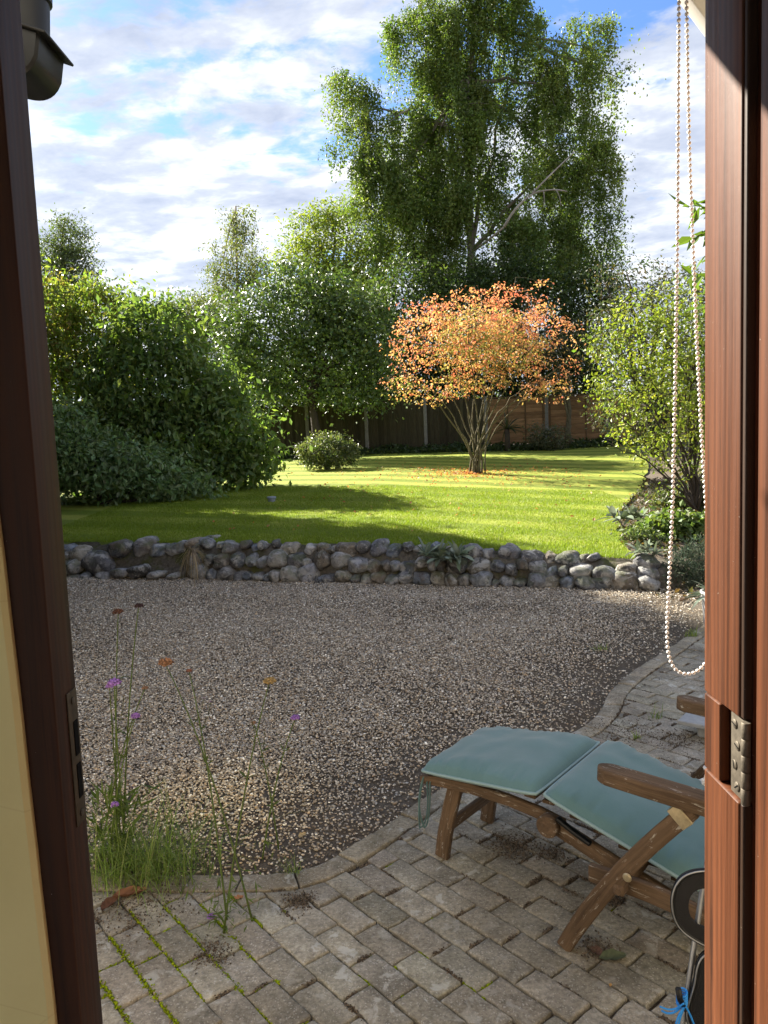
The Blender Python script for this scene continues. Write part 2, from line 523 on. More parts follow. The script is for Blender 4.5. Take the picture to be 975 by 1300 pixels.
m, b = mat('flint stone'); co = objco(b)
geo = b.n('ShaderNodeNewGeometry')
up = b.n('ShaderNodeSeparateXYZ', {0: geo.outputs['Normal']}).outputs[2]
f = b.noise(co, 7, 8, .7, .9); g = b.noise(co, 30, 8, .75); k_ = b.noise(co, 4.0, 4, .6, 1.2)
c = b.mix(1.0, vcol(b), b.ramp(f, [(.32, .30), (.5, .9), (.68, 1.5)]), 'MULTIPLY')
c = b.mix(b.math('MULTIPLY', b.mrange(k_, .53, .60), .75), c, (.44, .43, .40))
c = b.mix(b.math('MULTIPLY', b.mrange(g, .55, .63), .7), c, (.40, .39, .36))
c = b.mix(b.math('MULTIPLY', b.mrange(b.noise(co, 12, 6, .75, .6), .55, .62), .85), c, (.035, .034, .034))
c = b.mix(b.math('MULTIPLY', b.mrange(b.noise(co, 2.6, 3), .56, .64), .45), c, (.16, .115, .07))
ms = b.math('MULTIPLY', b.mrange(b.noise(co, 4.5, 5, .65), .48, .58), b.mrange(up, -.2, .5))
c = b.mix(b.math('MULTIPLY', ms, .6), c, (.075, .088, .022))
out(b, bsdf(b, c, .7, .35, bump(b, b.math('ADD', f, b.math('MULTIPLY', g, .7)), 1.0, .03))); M_stone = m

m, b = mat('mortar'); co = objco(b)
f = b.noise(co, 26, 8, .7)
c = b.ramp(f, [(.3, (.05, .044, .034)), (.7, (.16, .142, .115))])
c = b.mix(b.mrange(b.noise(co, 3.2, 5, .7), .5, .62), c, (.075, .08, .03))
out(b, bsdf(b, c, .95, .1, bump(b, f, .8, .02))); M_mortar = m

m, b = mat('lawn'); co = objco(b)
st = b.n('ShaderNodeTexWave', {'Vector': b.mapping(co, rot=(0, 0, R(-62))), 'Scale': .30, 'Distortion': .5, 'Detail': 1.0}, wave_type='BANDS', bands_direction='X').outputs['Fac']
st = b.mrange(st, .30, .70, 0, 1, True)
f = b.noise(co, 1.3, 6, .65); g = b.noise(b.mapping(co, scale=(1, .6, 1)), 55, 6, .8)
c = b.mix(st, (.130, .180, .018), (.27, .30, .045))
c = b.mix(b.mrange(f, .42, .72, 0, .55), c, (.22, .22, .045))
c = b.mix(1.0, c, b.ramp(g, [(.25, .55), (.75, 1.45)]), 'MULTIPLY')
out(b, bsdf(b, c, .8, .15, bump(b, g, .7, .03))); M_lawn = m

m, b = mat('fence wood'); co = lcco(b)
f = b.noise(b.mapping(co, scale=(1.2, 16, 16)), 3, 8, .7, .5)
c = b.mix(1.0, b.ramp(f, [(.3, .55), (.7, 1.3)]), vcol(b), 'MULTIPLY')
c = b.mix(b.mrange(b.noise(co, 1.5, 5), .52, .75, 0, .5), c, (.035, .045, .02))
out(b, bsdf(b, c, .9, .1, bump(b, f, .4, .01))); M_fence = m
M_conc = simple('concrete post', (.17, .165, .145), .9, .15, nscale=14, namp=.3, bstr=.3)

# ------------------------------------------------------------------ ground: terrain, lawn, gravel bed, patio
def wall_y(x): return 8.57 - .338 * x
def lawn_z(x, y):
    x = np.asarray(x, float); y = np.asarray(y, float)
    s = np.clip((y - wall_y(x)) / 1.056, -2, 19)
    k = np.clip(x, 0, 5.5)
    z = .40 - .055 * k * (1 - np.clip(s, 0, 19) / 38) + .042 * np.clip(s, 0, 19)
    return z
def n2(x, y, s):
    return np.array([mnoise.noise(Vector((a * s, b_ * s, 3.1))) for a, b_ in zip(np.ravel(x), np.ravel(y))]).reshape(np.shape(x))

def grid(xs, ys, zf):
    X, Y = np.meshgrid(xs, ys)
    V = np.column_stack([X.ravel(), Y.ravel(), zf(X, Y).ravel()])
    nx, ny = len(xs), len(ys)
    i = (np.arange(ny - 1)[:, None] * nx + np.arange(nx - 1)[None]).ravel()
    return V, np.column_stack([i, i + 1, i + 1 + nx, i + nx])

def terrain_z(X, Y):
    lz = lawn_z(X, Y) - .03
    s = (Y - wall_y(X)) / 1.056
    t = np.clip((s - .55) / .3, 0, 1)
    right = np.clip((X - 2.9) / 1.2, 0, 1)            # past the wall's end the bed slopes down by itself
    t2 = np.clip((s + 1.2) / 1.6, 0, 1)
    t = t * (1 - right) + np.minimum(t, t2) * right
    return np.where(Y < 1.5, -.06, -.045 * (1 - t) + lz * t)
xs = np.concatenate([[-600, -200, -80, -40, -25], np.arange(-15, 15.01, .25), [25, 40, 80, 200, 600]])
ys = np.concatenate([[-600, -200, -60, -20, -5, 1.4], np.arange(1.6, 30.1, .25), [40, 70, 120, 300, 900]])
V, F = grid(xs, ys, terrain_z)
tag(mesh_obj('ground', V, F, M_soil, smooth=True), kind='structure')

def bed_edge(y):                                       # right-hand edge of the lawn
    return np.interp(y, [7, 8.3, 9.5, 11.2, 14, 19, 24, 27], [2.45, 2.65, 2.95, 3.4, 4.7, 6.6, 8.0, 9.0])

us = np.linspace(0, 1, 110); ss = np.concatenate([np.arange(0.26, 4, .12), np.arange(4, 18.6, .3)])
Uu, S_ = np.meshgrid(us, ss)
X = -12 + Uu * 14.6
for _ in range(6):                                     # the right-hand rim follows the border
    Y = wall_y(X) + S_ * 1.056
    be = bed_edge(Y[:, -1]) + .10 * np.array([mnoise.noise(Vector((0, y_ * 1.4, 2))) + .5 * mnoise.noise(Vector((0, y_ * 5, 2))) for y_ in Y[:, -1]])
    X = -12 + Uu * (be[:, None] + 12)
Y = wall_y(X) + S_ * 1.056
Y = Y + .06 * np.array([mnoise.noise(Vector((x * 2.1, 0, 0))) for x in X[0]])[None] * (S_ < 1)
Z = lawn_z(X, Y) + .004 + .012 * n2(X, Y, 1.3)
Z[0] -= .05
V = np.column_stack([X.ravel(), Y.ravel(), Z.ravel()])
nx, ny = len(us), len(ss)
i = (np.arange(ny - 1)[:, None] * nx + np.arange(nx - 1)[None]).ravel()
F = np.column_stack([i, i + 1, i + 1 + nx, i + nx])
cx, cy = V[F].mean(1)[:, 0], V[F].mean(1)[:, 1]
cs = (cy - wall_y(cx)) / 1.056
F = F[cy < 25.8]
tag(mesh_obj('lawn', V, F, M_lawn, smooth=True), kind='structure')

# short blades on the near half of the lawn
def blades(n, xr, sr, h, seed):
    rng = np.random.default_rng(seed)
    x = rng.uniform(*xr, n); s = sr[0] + (sr[1] - sr[0]) * rng.random(n) ** 1.25
    y = wall_y(x) + s * 1.056
    ok = (x < bed_edge(y)) & (np.abs(x) < .47 * y + .2)
    x, y = x[ok], y[ok]
    z = lawn_z(x, y)
    n = len(x)
    hh = h * rng.uniform(.55, 1.3, n)
    a = rng.uniform(0, 6.28, n); l = rng.uniform(0, .8, n) * hh
    wv = .0028 * rng.uniform(.8, 1.6, n)
    b0 = np.column_stack([x, y, z]); d = np.column_stack([-np.sin(a) * wv, np.cos(a) * wv, 0 * a])
    tip = b0 + np.column_stack([np.cos(a) * l, np.sin(a) * l, hh])
    V = np.stack([b0 - d, b0 + d, tip], 1).reshape(-1, 3)
    F = np.arange(3 * n).reshape(-1, 3)
    c = np.array([.165, .235, .022]) * rng.uniform(.65, 1.35, (n, 1)) * np.array([1, 1, 1]) + rng.random((n, 1)) ** 5 * np.array([.10, .07, .02])
    return V, F, np.repeat(c, 3, 0)
V, F, c = blades(260000, (-5, 4), (.24, 6.5), .028, 3)
tag(mesh_obj('grass', V, F, M_blade, cols=c), kind='stuff')

# --- patio outline (gravel side of the edging bricks)
EDGE = np.array([(-4.2, 2.90), (-2.0, 2.87), (-1.15, 2.84), (-.62, 2.80), (-.45, 2.785), (-.31, 2.83), (-.11, 3.06), (.22, 3.47), (.62, 3.82), (1.05, 4.11),
                 (1.22, 4.36), (1.36, 4.68), (1.60, 5.02), (1.97, 5.45), (2.66, 6.29), (3.4, 7.05)])
def resample(P, step):
    d = np.concatenate([[0], np.cumsum(np.linalg.norm(np.diff(P, axis=0), axis=1))])
    t = np.linspace(0, d[-1], int(d[-1] / step) + 1)
    return np.column_stack([np.interp(t, d, P[:, k]) for k in range(P.shape[1])])
Es = resample(EDGE, .05)
for _ in range(4):
    Es[1:-1] = (Es[:-2] + 2 * Es[1:-1] + Es[2:]) / 4
Es = resample(Es, .02)
Tn = nrm(np.gradient(Es, axis=0)); Nn = np.column_stack([Tn[:, 1], -Tn[:, 0]])       # towards the patio
INNER = Es + Nn * .112
def inside(P, poly):
    x, y = P[:, 0], P[:, 1]
    r = np.zeros(len(P), bool)
    j = len(poly) - 1
    for i in range(len(poly)):
        xi, yi = poly[i]; xj, yj = poly[j]
        if yi != yj:
            r ^= ((yi > y) != (yj > y)) & (x < (xj - xi) * (y - yi) / (yj - yi) + xi)
        j = i
    return r
poly_in = np.concatenate([INNER[::3], [(6.5, 7.2), (6.5, 1.0), (-4.2, 1.0)]])
poly_out = np.concatenate([Es[::3], [(6.5, 7.4), (6.5, .9), (-4.2, .9)]])

def clip(poly, p, n):
    o = []
    for k in range(len(poly)):
        a, b_ = poly[k], poly[(k + 1) % len(poly)]
        da, db = np.dot(a - p, n), np.dot(b_ - p, n)
        if da >= 0: o.append(a)
        if (da >= 0) != (db >= 0): o.append(a + (b_ - a) * da / (da - db))
    return o
def area(p):
    p = np.array(p)
    return .5 * abs(np.sum(p[:, 0] * np.roll(p[:, 1], -1) - p[:, 1] * np.roll(p[:, 0], -1)))

def paver(mb, poly, top, col, bev=.0050):
    P = np.array(poly)
    if np.sum(P[:, 0] * np.roll(P[:, 1], -1) - P[:, 1] * np.roll(P[:, 0], -1)) < 0: P = P[::-1]
    # subdivide the outline so that it can be worn and wavy
    Q = []
    for k in range(len(P)):
        a, b_ = P[k], P[(k + 1) % len(P)]
        m = max(1, int(np.linalg.norm(b_ - a) / .028))
        for t in range(m): Q.append(a + (b_ - a) * t / m)
    Q = np.array(Q); c = Q.mean(0)
    Q = Q + RNG.normal(0, .0016, Q.shape)
    k = len(Q)
    d = nrm(c - Q)
    tilt = RNG.normal(0, .008, 2)
    def ring(ins, z):
        q = Q + d * ins
        return np.column_stack([q, z + (q - c) @ tilt + RNG.normal(0, .0005, k)])
    rings = [ring(0, top - .05), ring(0, top - bev), ring(bev * .45, top - bev * .3), ring(bev * 1.3, top), ring(.03, top + .0007)]
    V = np.concatenate(rings + [np.array([[c[0], c[1], top + .001]])])
    F = []
    for r in range(4):
        a = r * k + np.arange(k); b_ = r * k + (np.arange(k) + 1) % k
        F.append(np.column_stack([a, b_, b_ + k, a + k]))
    a = 4 * k + np.arange(k); b_ = 4 * k + (np.arange(k) + 1) % k
    mb.add(V, [np.concatenate(F), np.column_stack([a, b_, np.full(k, 5 * k)])], col)

DU = np.array([math.cos(R(-50.5)), math.sin(R(-50.5))]); DW = np.array([-DU[1], DU[0]])
O0 = np.array([-.424, 2.098])
pm = MB()
JOINTS = []
def paver_col():
    g = RNG.uniform(.85, 1.13)
    return np.array([.335, .304, .236]) * g * (1 + RNG.normal(0, .010, 3))
OFFS = np.cumsum(RNG.choice([.33, .5, .42, .62, .27], 130)) % 1.0
for cj in range(-50, 75):
    off = OFFS[cj + 50] * .2055
    for ci in range(-40, 40):
        a = O0 + DU * (ci * .2055 + off) + DW * (cj * .1030)
        a = a + DW * (.011 * mnoise.noise(Vector((a[0] * 1.6, a[1] * 1.6, 8)))) + DU * (.012 * mnoise.noise(Vector((a[0] * 1.6, a[1] * 1.6, 3))))
        cen = a + DU * .104 + DW * .053
        if not (-2.6 < cen[0] < 4.2 and 1.02 < cen[1] < 7.3) or abs(cen[0]) > .56 * cen[1] + .55: continue
        L, Wd, j = .1985, .1005, RNG.normal(0, .0008)
        q = [a + DU * .0025 + DW * (.0018 + j), a + DU * L + DW * (.0018 + j), a + DU * L + DW * Wd, a + DU * .0025 + DW * Wd]
        if not inside(np.array([cen]), poly_out)[0]: continue
        if not inside(np.array(q), poly_in).all():
            k = np.argmin(((INNER - cen) ** 2).sum(1))
            q = clip(q, INNER[k], Nn[k])
            if len(q) < 3 or area(q) < .0016: continue
            if not inside(np.array([np.mean(q, 0)]), poly_in)[0]: continue
        paver(pm, q, RNG.normal(0, .0022), paver_col())
        JOINTS.append((np.array(q[0]), np.array(q[1 if len(q) > 1 else 0]), 0)); JOINTS.append((np.array(q[0]), np.array(q[-1]), 1))
# the curved row of edging bricks
k = 0
step = 10
while k + step < len(Es):
    e = k + step
    if abs(Es[k][0]) < .56 * Es[k][1] + .6:
        a, b_ = k, e
        mid = (a + b_) // 2
        q = [Es[a] + Tn[a] * .003, Es[mid], Es[b_] - Tn[b_] * .003, INNER[b_] - Nn[b_] * .008 - Tn[b_] * .003, INNER[mid] - Nn[mid] * .008, INNER[a] + Tn[a] * .003 - Nn[a] * .008]
        paver(pm, q, .004 + RNG.normal(0, .003), paver_col() * np.array([1.04, 1.0, .96]))
    k = e
po = pm.build('patio', M_paver, smooth=False)
tag(autosmooth(po, 50), kind='structure')
# bedding soil in the joints
poly = np.concatenate([Es[::6], [(4.6, 7.3), (4.6, .97), (-3.2, .97), (-4.2, 2.9)]])
V = np.column_stack([poly, np.full(len(poly), -.016)])
tag(mesh_obj('patio_bedding', V, [np.arange(len(V))[::-1]], M_soil), kind='structure')

# moss along the joints at the left, soil crumbs under the lounger
mc, cc = [], []
for a, b_, kind in JOINTS:
    m_ = (a + b_) / 2
    dist = np.hypot((m_[0] + .80) / .50, (m_[1] - 2.25) / .50)
    dens = np.clip(1.25 - dist, 0, 1) * (.95 if kind == 0 else .55)
    d2 = np.hypot((m_[0] - .05) / .9, (m_[1] - 2.4) / .6)
    dens = max(dens, .07 * np.clip(1.3 - d2, 0, 1))
    if RNG.random() < dens * 1.35:
        L = np.linalg.norm(b_ - a); nn_ = int(L / .0011 * (.4 + dens))
        t = RNG.random(nn_)[:, None]
        t0, t1 = sorted(RNG.random(2)) if dens < .5 else (0, 1)
        t = t0 + t * (t1 - t0)
        p = a + (b_ - a) * t - (DW if kind == 0 else DU) * (.002 * (1 + 0 * t)) + RNG.normal(0, .0014 + .0058 * dens * RNG.random(), (nn_, 2))
        z = -.010 + RNG.random(nn_) * .011 * (.5 + dens)
        mc.append(np.column_stack([p, z]))
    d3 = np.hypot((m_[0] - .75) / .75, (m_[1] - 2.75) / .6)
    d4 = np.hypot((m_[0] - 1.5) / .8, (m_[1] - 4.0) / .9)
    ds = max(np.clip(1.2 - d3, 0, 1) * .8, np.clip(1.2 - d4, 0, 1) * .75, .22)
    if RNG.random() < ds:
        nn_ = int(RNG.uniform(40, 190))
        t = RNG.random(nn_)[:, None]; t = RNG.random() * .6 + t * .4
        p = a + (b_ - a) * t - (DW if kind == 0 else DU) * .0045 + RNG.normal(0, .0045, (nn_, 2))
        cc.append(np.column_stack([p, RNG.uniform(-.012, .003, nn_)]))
mc = np.concatenate(mc)
V, F, k = lumps(mc, RNG.uniform(.0018, .0045, len(mc)), 1, .8)
mcol = np.array([.20, .26, .010]) * RNG.uniform(.5, 1.45, (len(mc), 1)) * (1 + RNG.normal(0, .06, (len(mc), 3)))
tag(mesh_obj('moss', V, F, M_moss, cols=np.repeat(mcol, k, 0), smooth=True), kind='stuff')
cc = np.concatenate(cc)
extra = []
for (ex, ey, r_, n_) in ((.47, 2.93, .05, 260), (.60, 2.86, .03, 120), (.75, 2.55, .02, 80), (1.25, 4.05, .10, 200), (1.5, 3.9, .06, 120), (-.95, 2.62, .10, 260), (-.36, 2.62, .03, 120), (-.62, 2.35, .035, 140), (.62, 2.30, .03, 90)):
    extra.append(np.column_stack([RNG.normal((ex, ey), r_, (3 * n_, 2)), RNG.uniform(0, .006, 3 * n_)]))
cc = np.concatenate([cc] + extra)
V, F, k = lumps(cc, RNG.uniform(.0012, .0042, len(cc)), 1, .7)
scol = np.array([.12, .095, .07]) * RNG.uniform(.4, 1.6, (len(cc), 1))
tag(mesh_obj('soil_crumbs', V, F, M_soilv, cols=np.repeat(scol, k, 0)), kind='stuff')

# --- gravel
gp = np.concatenate([Es[::5], [(3.6, wall_y(3.6)), (-6.5, wall_y(-6.5) + .2), (-6.5, 2.9)]])
Vg = np.column_stack([gp, np.full(len(gp), -.012)])
tag(mesh_obj('gravel_bed', Vg, [np.arange(len(Vg))], M_soil), kind='structure')
def gravel_points(n, seed):
    rng = np.random.default_rng(seed)
    y = 2.6 + (10.4 - 2.6) * rng.random(n) ** 1.15
    x = rng.uniform(-1, 1, n) * (.50 * y + .25)
    P = np.column_stack([x, y])
    ok = (y < wall_y(x) + .05) & (x < 3.35) & ~inside(P, poly_out)
    P = P[ok]
    # soil shows through near the edging and in drifts
    d = np.full(len(P), 9.0)
    for e in Es[::8]: d = np.minimum(d, np.hypot(P[:, 0] - e[0], P[:, 1] - e[1]))
    drift = np.array([mnoise.noise(Vector((a * .9, b_ * .9, 0))) + .5 * mnoise.noise(Vector((a * 3, b_ * 3, 5))) for a, b_ in P])
    prob = np.clip(.10 + d * .75, 0, 1) * np.clip(.92 + .55 * drift, .3, 1)
    right = np.clip((P[:, 0] + .3 * (8.5 - P[:, 1]) * 0 - 1.6) / 1.4, 0, 1)
    prob *= 1 - .55 * right
    ok = rng.random(len(P)) < prob
    return P[ok], rng
PAL = np.array([(.34, .29, .235), (.27, .235, .19), (.42, .38, .33), (.20, .165, .13), (.12, .095, .075), (.33, .25, .17), (.27, .26, .25), (.58, .55, .50), (.16, .14, .125), (.36, .33, .29)])
PW = np.array([.2, .17, .13, .14, .1, .08, .07, .055, .04, .04])
gm = []
P, rng = gravel_points(450000, 21)
rad = (.0040 + .0037 * rng.random(len(P)) ** 1.6) * (1 + .045 * np.clip(P[:, 1] - 3, 0, 9))
rad *= np.where(rng.random(len(P)) < .03, 1.6, 1)
z = -.006 + rng.random(len(P)) * .011 + .014 * n2(P[:, 0], P[:, 1], 1.1) + .007 * n2(P[:, 0], P[:, 1], 3.3)
C = np.column_stack([P, z])
V, F, k = lumps(C, rad, 1, .52, rng, True)
col = np.array([1.46, 1.46, 1.38]) * PAL[rng.choice(len(PAL), len(P), p=PW / PW.sum())] * rng.uniform(.65, 1.35, (len(P), 1))
warm = np.clip(1 - np.hypot((P[:, 0] + .85) / .65, (P[:, 1] - 3.3) / .75), 0, 1)[:, None]      # paler, warmer toned stones by the verbena
col = col * (1 + warm * np.array([[.75, .62, .28]]))
tag(mesh_obj('gravel', V, F, M_pebble, cols=np.repeat(col, k, 0), smooth=True), kind='stuff')
# loose chips lying on the bricks and white flints on the gravel
P = np.column_stack([RNG.uniform(-1.5, 2.6, 500), RNG.uniform(1.9, 6.0, 500)])
dd = np.array([np.min(np.hypot(*(Es[::4] - p).T)) for p in P])
P = P[(RNG.random(len(P)) < np.exp(-dd / .12)) & inside(P, poly_out)]
V, F, k = lumps(np.column_stack([P, np.full(len(P), .007)]), RNG.uniform(.004, .010, len(P)), 1, .6)
col = PAL[RNG.integers(0, len(PAL), len(P))]
tag(mesh_obj('loose_chippings', V, F, M_pebble, cols=np.repeat(col, k, 0), smooth=True), kind='stuff')

# ------------------------------------------------------------------ house: the room the picture is taken from
house = thing('house', 'house with cream plastered inner wall to the left of the open doorway', 'house', (0, .9, 0))
mb = MB()
zt = 2.62
box(mb, ((-.47 - 5) / 2, .895, zt / 2), (4.53, .13, zt), bev=0)
box(mb, ((.47 + 5) / 2, .895, zt / 2), (4.53, .13, zt), bev=0)
box(mb, (0, .895, (2.23 + zt) / 2), (.938, .13, zt - 2.23), bev=0)
mb.build('outer_wall', M_brick, house)
# plaster skin, its edge a little out of plumb against the frame
def edge_x(z): return np.interp(z, [0, .55, 1.05, 1.75, 2.2, 2.5], [-.372, -.381, -.389, -.4055, -.418, -.43])
mb = MB()
zs = np.linspace(0.0, 2.4, 40)
ex = edge_x(zs) + .0012 * np.array([mnoise.noise(Vector((0, 0, z * 9))) for z in zs])
rows = []
for yy, dx in ((.812, 0), (.797, 0), (.792, -.005)):
    rows.append(np.column_stack([ex + dx, np.full(40, yy), zs]))
rows.append(np.column_stack([np.full(40, -2.5), np.full(40, .792), zs]))
V = np.concatenate(rows); F = []
for r in range(3):
    a = r * 40 + np.arange(39); F.append(np.column_stack([a, a + 1, a + 41, a + 40]))
mb.add(V, np.concatenate(F))
box(mb, (1.58, .80, 1.2), (2.2, .02, 2.4), bev=0)
mb.build('plaster', M_plaster, house)
mb = MB(); box(mb, (0, -1.6, -.03), (5.0, 4.78, .06), bev=0); mb.build('interior_floor', M_floor, house)
mb = MB(); box(mb, (0, -1.6, 2.43), (5.0, 4.78, .06), bev=0); mb.build('ceiling', M_ceiling, house)
mb = MB()
box(mb, (-2.55, .3, 1.2), (.1, 1.0, 2.4), bev=0); box(mb, (-2.55, -3.7, 1.2), (.1, .6, 2.4), bev=0); box(mb, (-2.55, -1.8, .2), (.1, 3.2, .4), bev=0)
box(mb, (2.55, .3, 1.2), (.1, 1.0, 2.4), bev=0); box(mb, (2.55, -3.7, 1.2), (.1, .6, 2.4), bev=0); box(mb, (2.55, -1.8, .2), (.1, 3.2, .4), bev=0)
box(mb, (0, -4.0, .1), (5.0, .1, .2), bev=0)
mb.build('inner_wall', M_ceiling, house)
mb = MB()
for x0 in (-2.45, -.8, .8, 2.45):
    mb = MB(); box(mb, (x0, -4.0, 1.3), (.07, .08, 2.2), bev=.004); mb.build('window_post', M_white, house)
mb = MB()
V = np.array([(-5, 1.2, 2.62), (5, 1.2, 2.62), (5, -2, 4.2), (-5, -2, 4.2), (-5, -5, 2.62), (5, -5, 2.62)])
mb.add(np.concatenate([V, V + (0, 0, .1)]), [np.array([(0, 1, 2, 3), (3, 2, 5, 4), (6, 9, 8, 7), (9, 10, 11, 8), (0, 6, 7, 1), (4, 5, 11, 10)])])
mb.build('roof', M_roof, house)
# sloping cream board under the eaves, upper right
A, B = at(858, -14, 1.22), at(935, 88, 1.22)
mb = MB()
d = nrm(B - A); per = nrm(np.array([-d[2], 0, d[0]])); per = per if per[2] > 0 else -per
sweep(mb, [A + per * .06, (A + B) / 2 + per * .06, B + per * .06], .03, .12, up=per, bev=.003)
autosmooth(mb.build('barge_board', M_white, house))

mb = MB(); sweep(mb, [(x, 1.25, 2.528) for x in np.linspace(-2.5, .62, 8)], .025, .18, bev=.003)  # unseen board added below the roof edge to shade the jamb top
autosmooth(mb.build('shade_fascia', M_white, house))
# door frame with strike plate and hinge
hz = float(at(935, 953, .80)[2])
frame = thing('door_frame', 'dark red varnished wooden door frame around the open doorway', 'door frame', (0, .83, 0))
mb = MB()
def post(mb, x0, x1, y0, y1, z0, z1):
    sweep(mb, [((x0 + x1) / 2, (y0 + y1) / 2, z) for z in np.linspace(z0, z1, 12)], abs(y1 - y0), abs(x1 - x0), up=(1, 0, 0), bev=.002)
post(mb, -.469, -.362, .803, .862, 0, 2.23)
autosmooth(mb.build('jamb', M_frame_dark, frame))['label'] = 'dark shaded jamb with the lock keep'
mb = MB()
post(mb, .374, .469, .772, .861, 0, 2.23)      # the hinge sits in a recess down to this face
autosmooth(mb.build('jamb', M_frame, frame))['label'] = 'sunlit red brown jamb with the hinge'
mb = MB()
post(mb, .3612, .3735, .776, .862, 0, hz - .046)
post(mb, .3612, .3735, .776, .862, hz + .046, 2.23)
post(mb, .3613, .3735, .822, .8618, hz - .045, hz + .045)
autosmooth(mb.build('door_stop', M_frame, frame))
mb = MB()
post(mb, .3630, .3735, .7685, .7757, 0, hz - .046); post(mb, .3630, .3735, .7685, .7757, hz + .046, 2.23)
autosmooth(mb.build('worn_edge', M_worn, frame))
mb = MB()
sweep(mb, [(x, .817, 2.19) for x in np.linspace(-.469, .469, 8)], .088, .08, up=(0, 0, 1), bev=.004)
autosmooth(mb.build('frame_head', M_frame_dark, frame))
# strike plate
c0 = at(104, 965, .835)
zc = c0[2]
mb = MB()
box(mb, (-.3612, .845, zc), (.002, .026, .155), bev=.0008)
st = autosmooth(mb.build('strike_plate', M_oldbrass, frame))
mb = MB()
box(mb, (-.3600, .847, zc + .022), (.0016, .011, .040), bev=.0004); box(mb, (-.3600, .847, zc - .028), (.0016, .011, .040), bev=.0004)
mb.build('keep_opening', M_dark, st)
for dz in (.066, -.066):
    mb = MB(); lathe(mb, [(.0042, 0), (.0042, .0012), (.003, .0018)], (-.3602, .845, zc + dz), (1, 0, 0), 12)
    autosmooth(mb.build('screw', M_brass, st))
# butt hinge on the right jamb
mb = MB()
box(mb, (.3660, .786, hz), (.0026, .030, .088), bev=.0008)
hg = autosmooth(mb.build('hinge', M_brass, frame))
mb = MB()
for k in range(5):
    z0 = hz - .044 + k * .0178
    lathe(mb, [(.0042, 0), (.0048, .001), (.0048, .0164), (.0042, .0172)], (.3645, .7665, z0), (0, 0, 1), 14)
autosmooth(mb.build('knuckle', M_brass, hg))
for dz, dy in ((.034, .791), (.012, .785), (-.011, .791), (-.033, .785)):
    mb = MB(); lathe(mb, [(.0050, 0), (.0050, .0010), (.0040, .0017)], (.3647, dy, hz + dz), (-1, 0, 0), 16)
    a_ = random.uniform(0, 3)
    sc_ = autosmooth(mb.build('screw', M_brass, hg))
    mb = MB(); box(mb, (.3628, dy, hz + dz), (.0006, .0085, .0012), bev=0, ax=((1, 0, 0), (0, math.cos(a_), math.sin(a_)), (0, -math.sin(a_), math.cos(a_))))
    mb.build('screw', M_dark, hg)

# the open door leaf, swung into the room
door = thing('door', 'red brown varnished door leaf standing open beside the hinged jamb', 'door', (.388, .752, .02))
mb = MB()
th = R(3.0)
ax_ = np.array([math.sin(th), -math.cos(th), 0])
hinge_p = np.array([.366, .752, 0])
sd = np.array([math.cos(th), math.sin(th), 0])
sweep(mb, [hinge_p + ax_ * .055 + sd * .022 + np.array([0, 0, z]) for z in np.linspace(.02, 2.06, 10)], .11, .044, up=sd, bev=.005)
autosmooth(mb.build('stile', M_frame, door))
mb = MB()
for z0, z1 in ((.02, .25), (.95, 1.1), (1.94, 2.06)):
    sweep(mb, [hinge_p + ax_ * t + sd * .022 + np.array([0, 0, (z0 + z1) / 2]) for t in np.linspace(.111, .65, 5)], .042, z1 - z0, up=(0, 0, 1), bev=.004)
autosmooth(mb.build('rail', M_frame, door))
mb = MB()
sweep(mb, [hinge_p + ax_ * .70 + sd * .022 + np.array([0, 0, z]) for z in np.linspace(.02, 2.06, 6)], .10, .044, up=sd, bev=.005)
autosmooth(mb.build('stile', M_frame, door))
mb = MB()
for z0, z1 in ((.25, .95), (1.1, 1.94)):
    sweep(mb, [hinge_p + ax_ * t + sd * .022 + np.array([0, 0, (z0 + z1) / 2]) for t in (.111, .38, .65)], .016, z1 - z0, up=(0, 0, 1), bev=.002)
autosmooth(mb.build('panel', M_frame, door))

# black gutter fitting, upper left
gy = 1.5
def gp_(px, py, dy=0): return at(px, py, gy + dy)
gut = thing('rainwater_fitting', 'black plastic rainwater fitting of round pipe above half round bowl at top left', 'gutter', gp_(50, 60))
s_ = gy / FPX
mb = MB()
c = gp_(24, 14)
lathe(mb, [(26 * s_, -46 * s_), (27 * s_, 20 * s_), (30 * s_, 22 * s_), (30 * s_, 34 * s_), (27 * s_, 36 * s_), (29 * s_, 60 * s_), (32 * s_, 62 * s_), (32 * s_, 80 * s_), (29 * s_, 82 * s_), (29 * s_, 170 * s_)], c + np.array([0, .03, 0]), (.06, 0, 1), 28)
autosmooth(mb.build('pipe', M_black, gut))
mb = MB()
n = 22
prof = [(-58, 0)] + [(x, z) for x, z in zip(np.linspace(-58, 46, n), -58 * np.sqrt(np.clip(1 - (np.abs(np.linspace(-1.0, 1.0, n)) ** 2.6), 0, 1)))] + [(46, 0)]
prof = np.array(prof) * s_
c = gp_(10, 40)
rings = []
for t, k in ((-.035, .93), (-.030, 1.0), (.075, 1.0), (.08, .95)):
    rings.append(c + np.column_stack([prof[:, 0] * k, np.full(len(prof), t), prof[:, 1] * k - prof[:, 0] * .30]))
k = len(prof); V = np.concatenate(rings); F = []
for r in range(3):
    a = r * k + np.arange(k - 1); F.append(np.column_stack([a, a + 1, a + 1 + k, a + k]))
mb.add(V, [np.concatenate(F), np.arange(k), (3 * k + np.arange(k))[::-1]])
autosmooth(mb.build('bowl', M_black, gut), 35)
mb = MB()
sweep(mb, [c + np.array([x * s_, .02, -x * s_ * .36 + .006]) for x in np.linspace(-62, 56, 6)], .13, .005, up=(.34, 0, 1), bev=.0015)
autosmooth(mb.build('lid', M_black, gut))
mb = MB(); tube(mb, [c + np.array([-.03, .0, .01]), c + np.array([-.06, -.25, .02]), c + np.array([-.06, -.55, .02])], .012, 10)
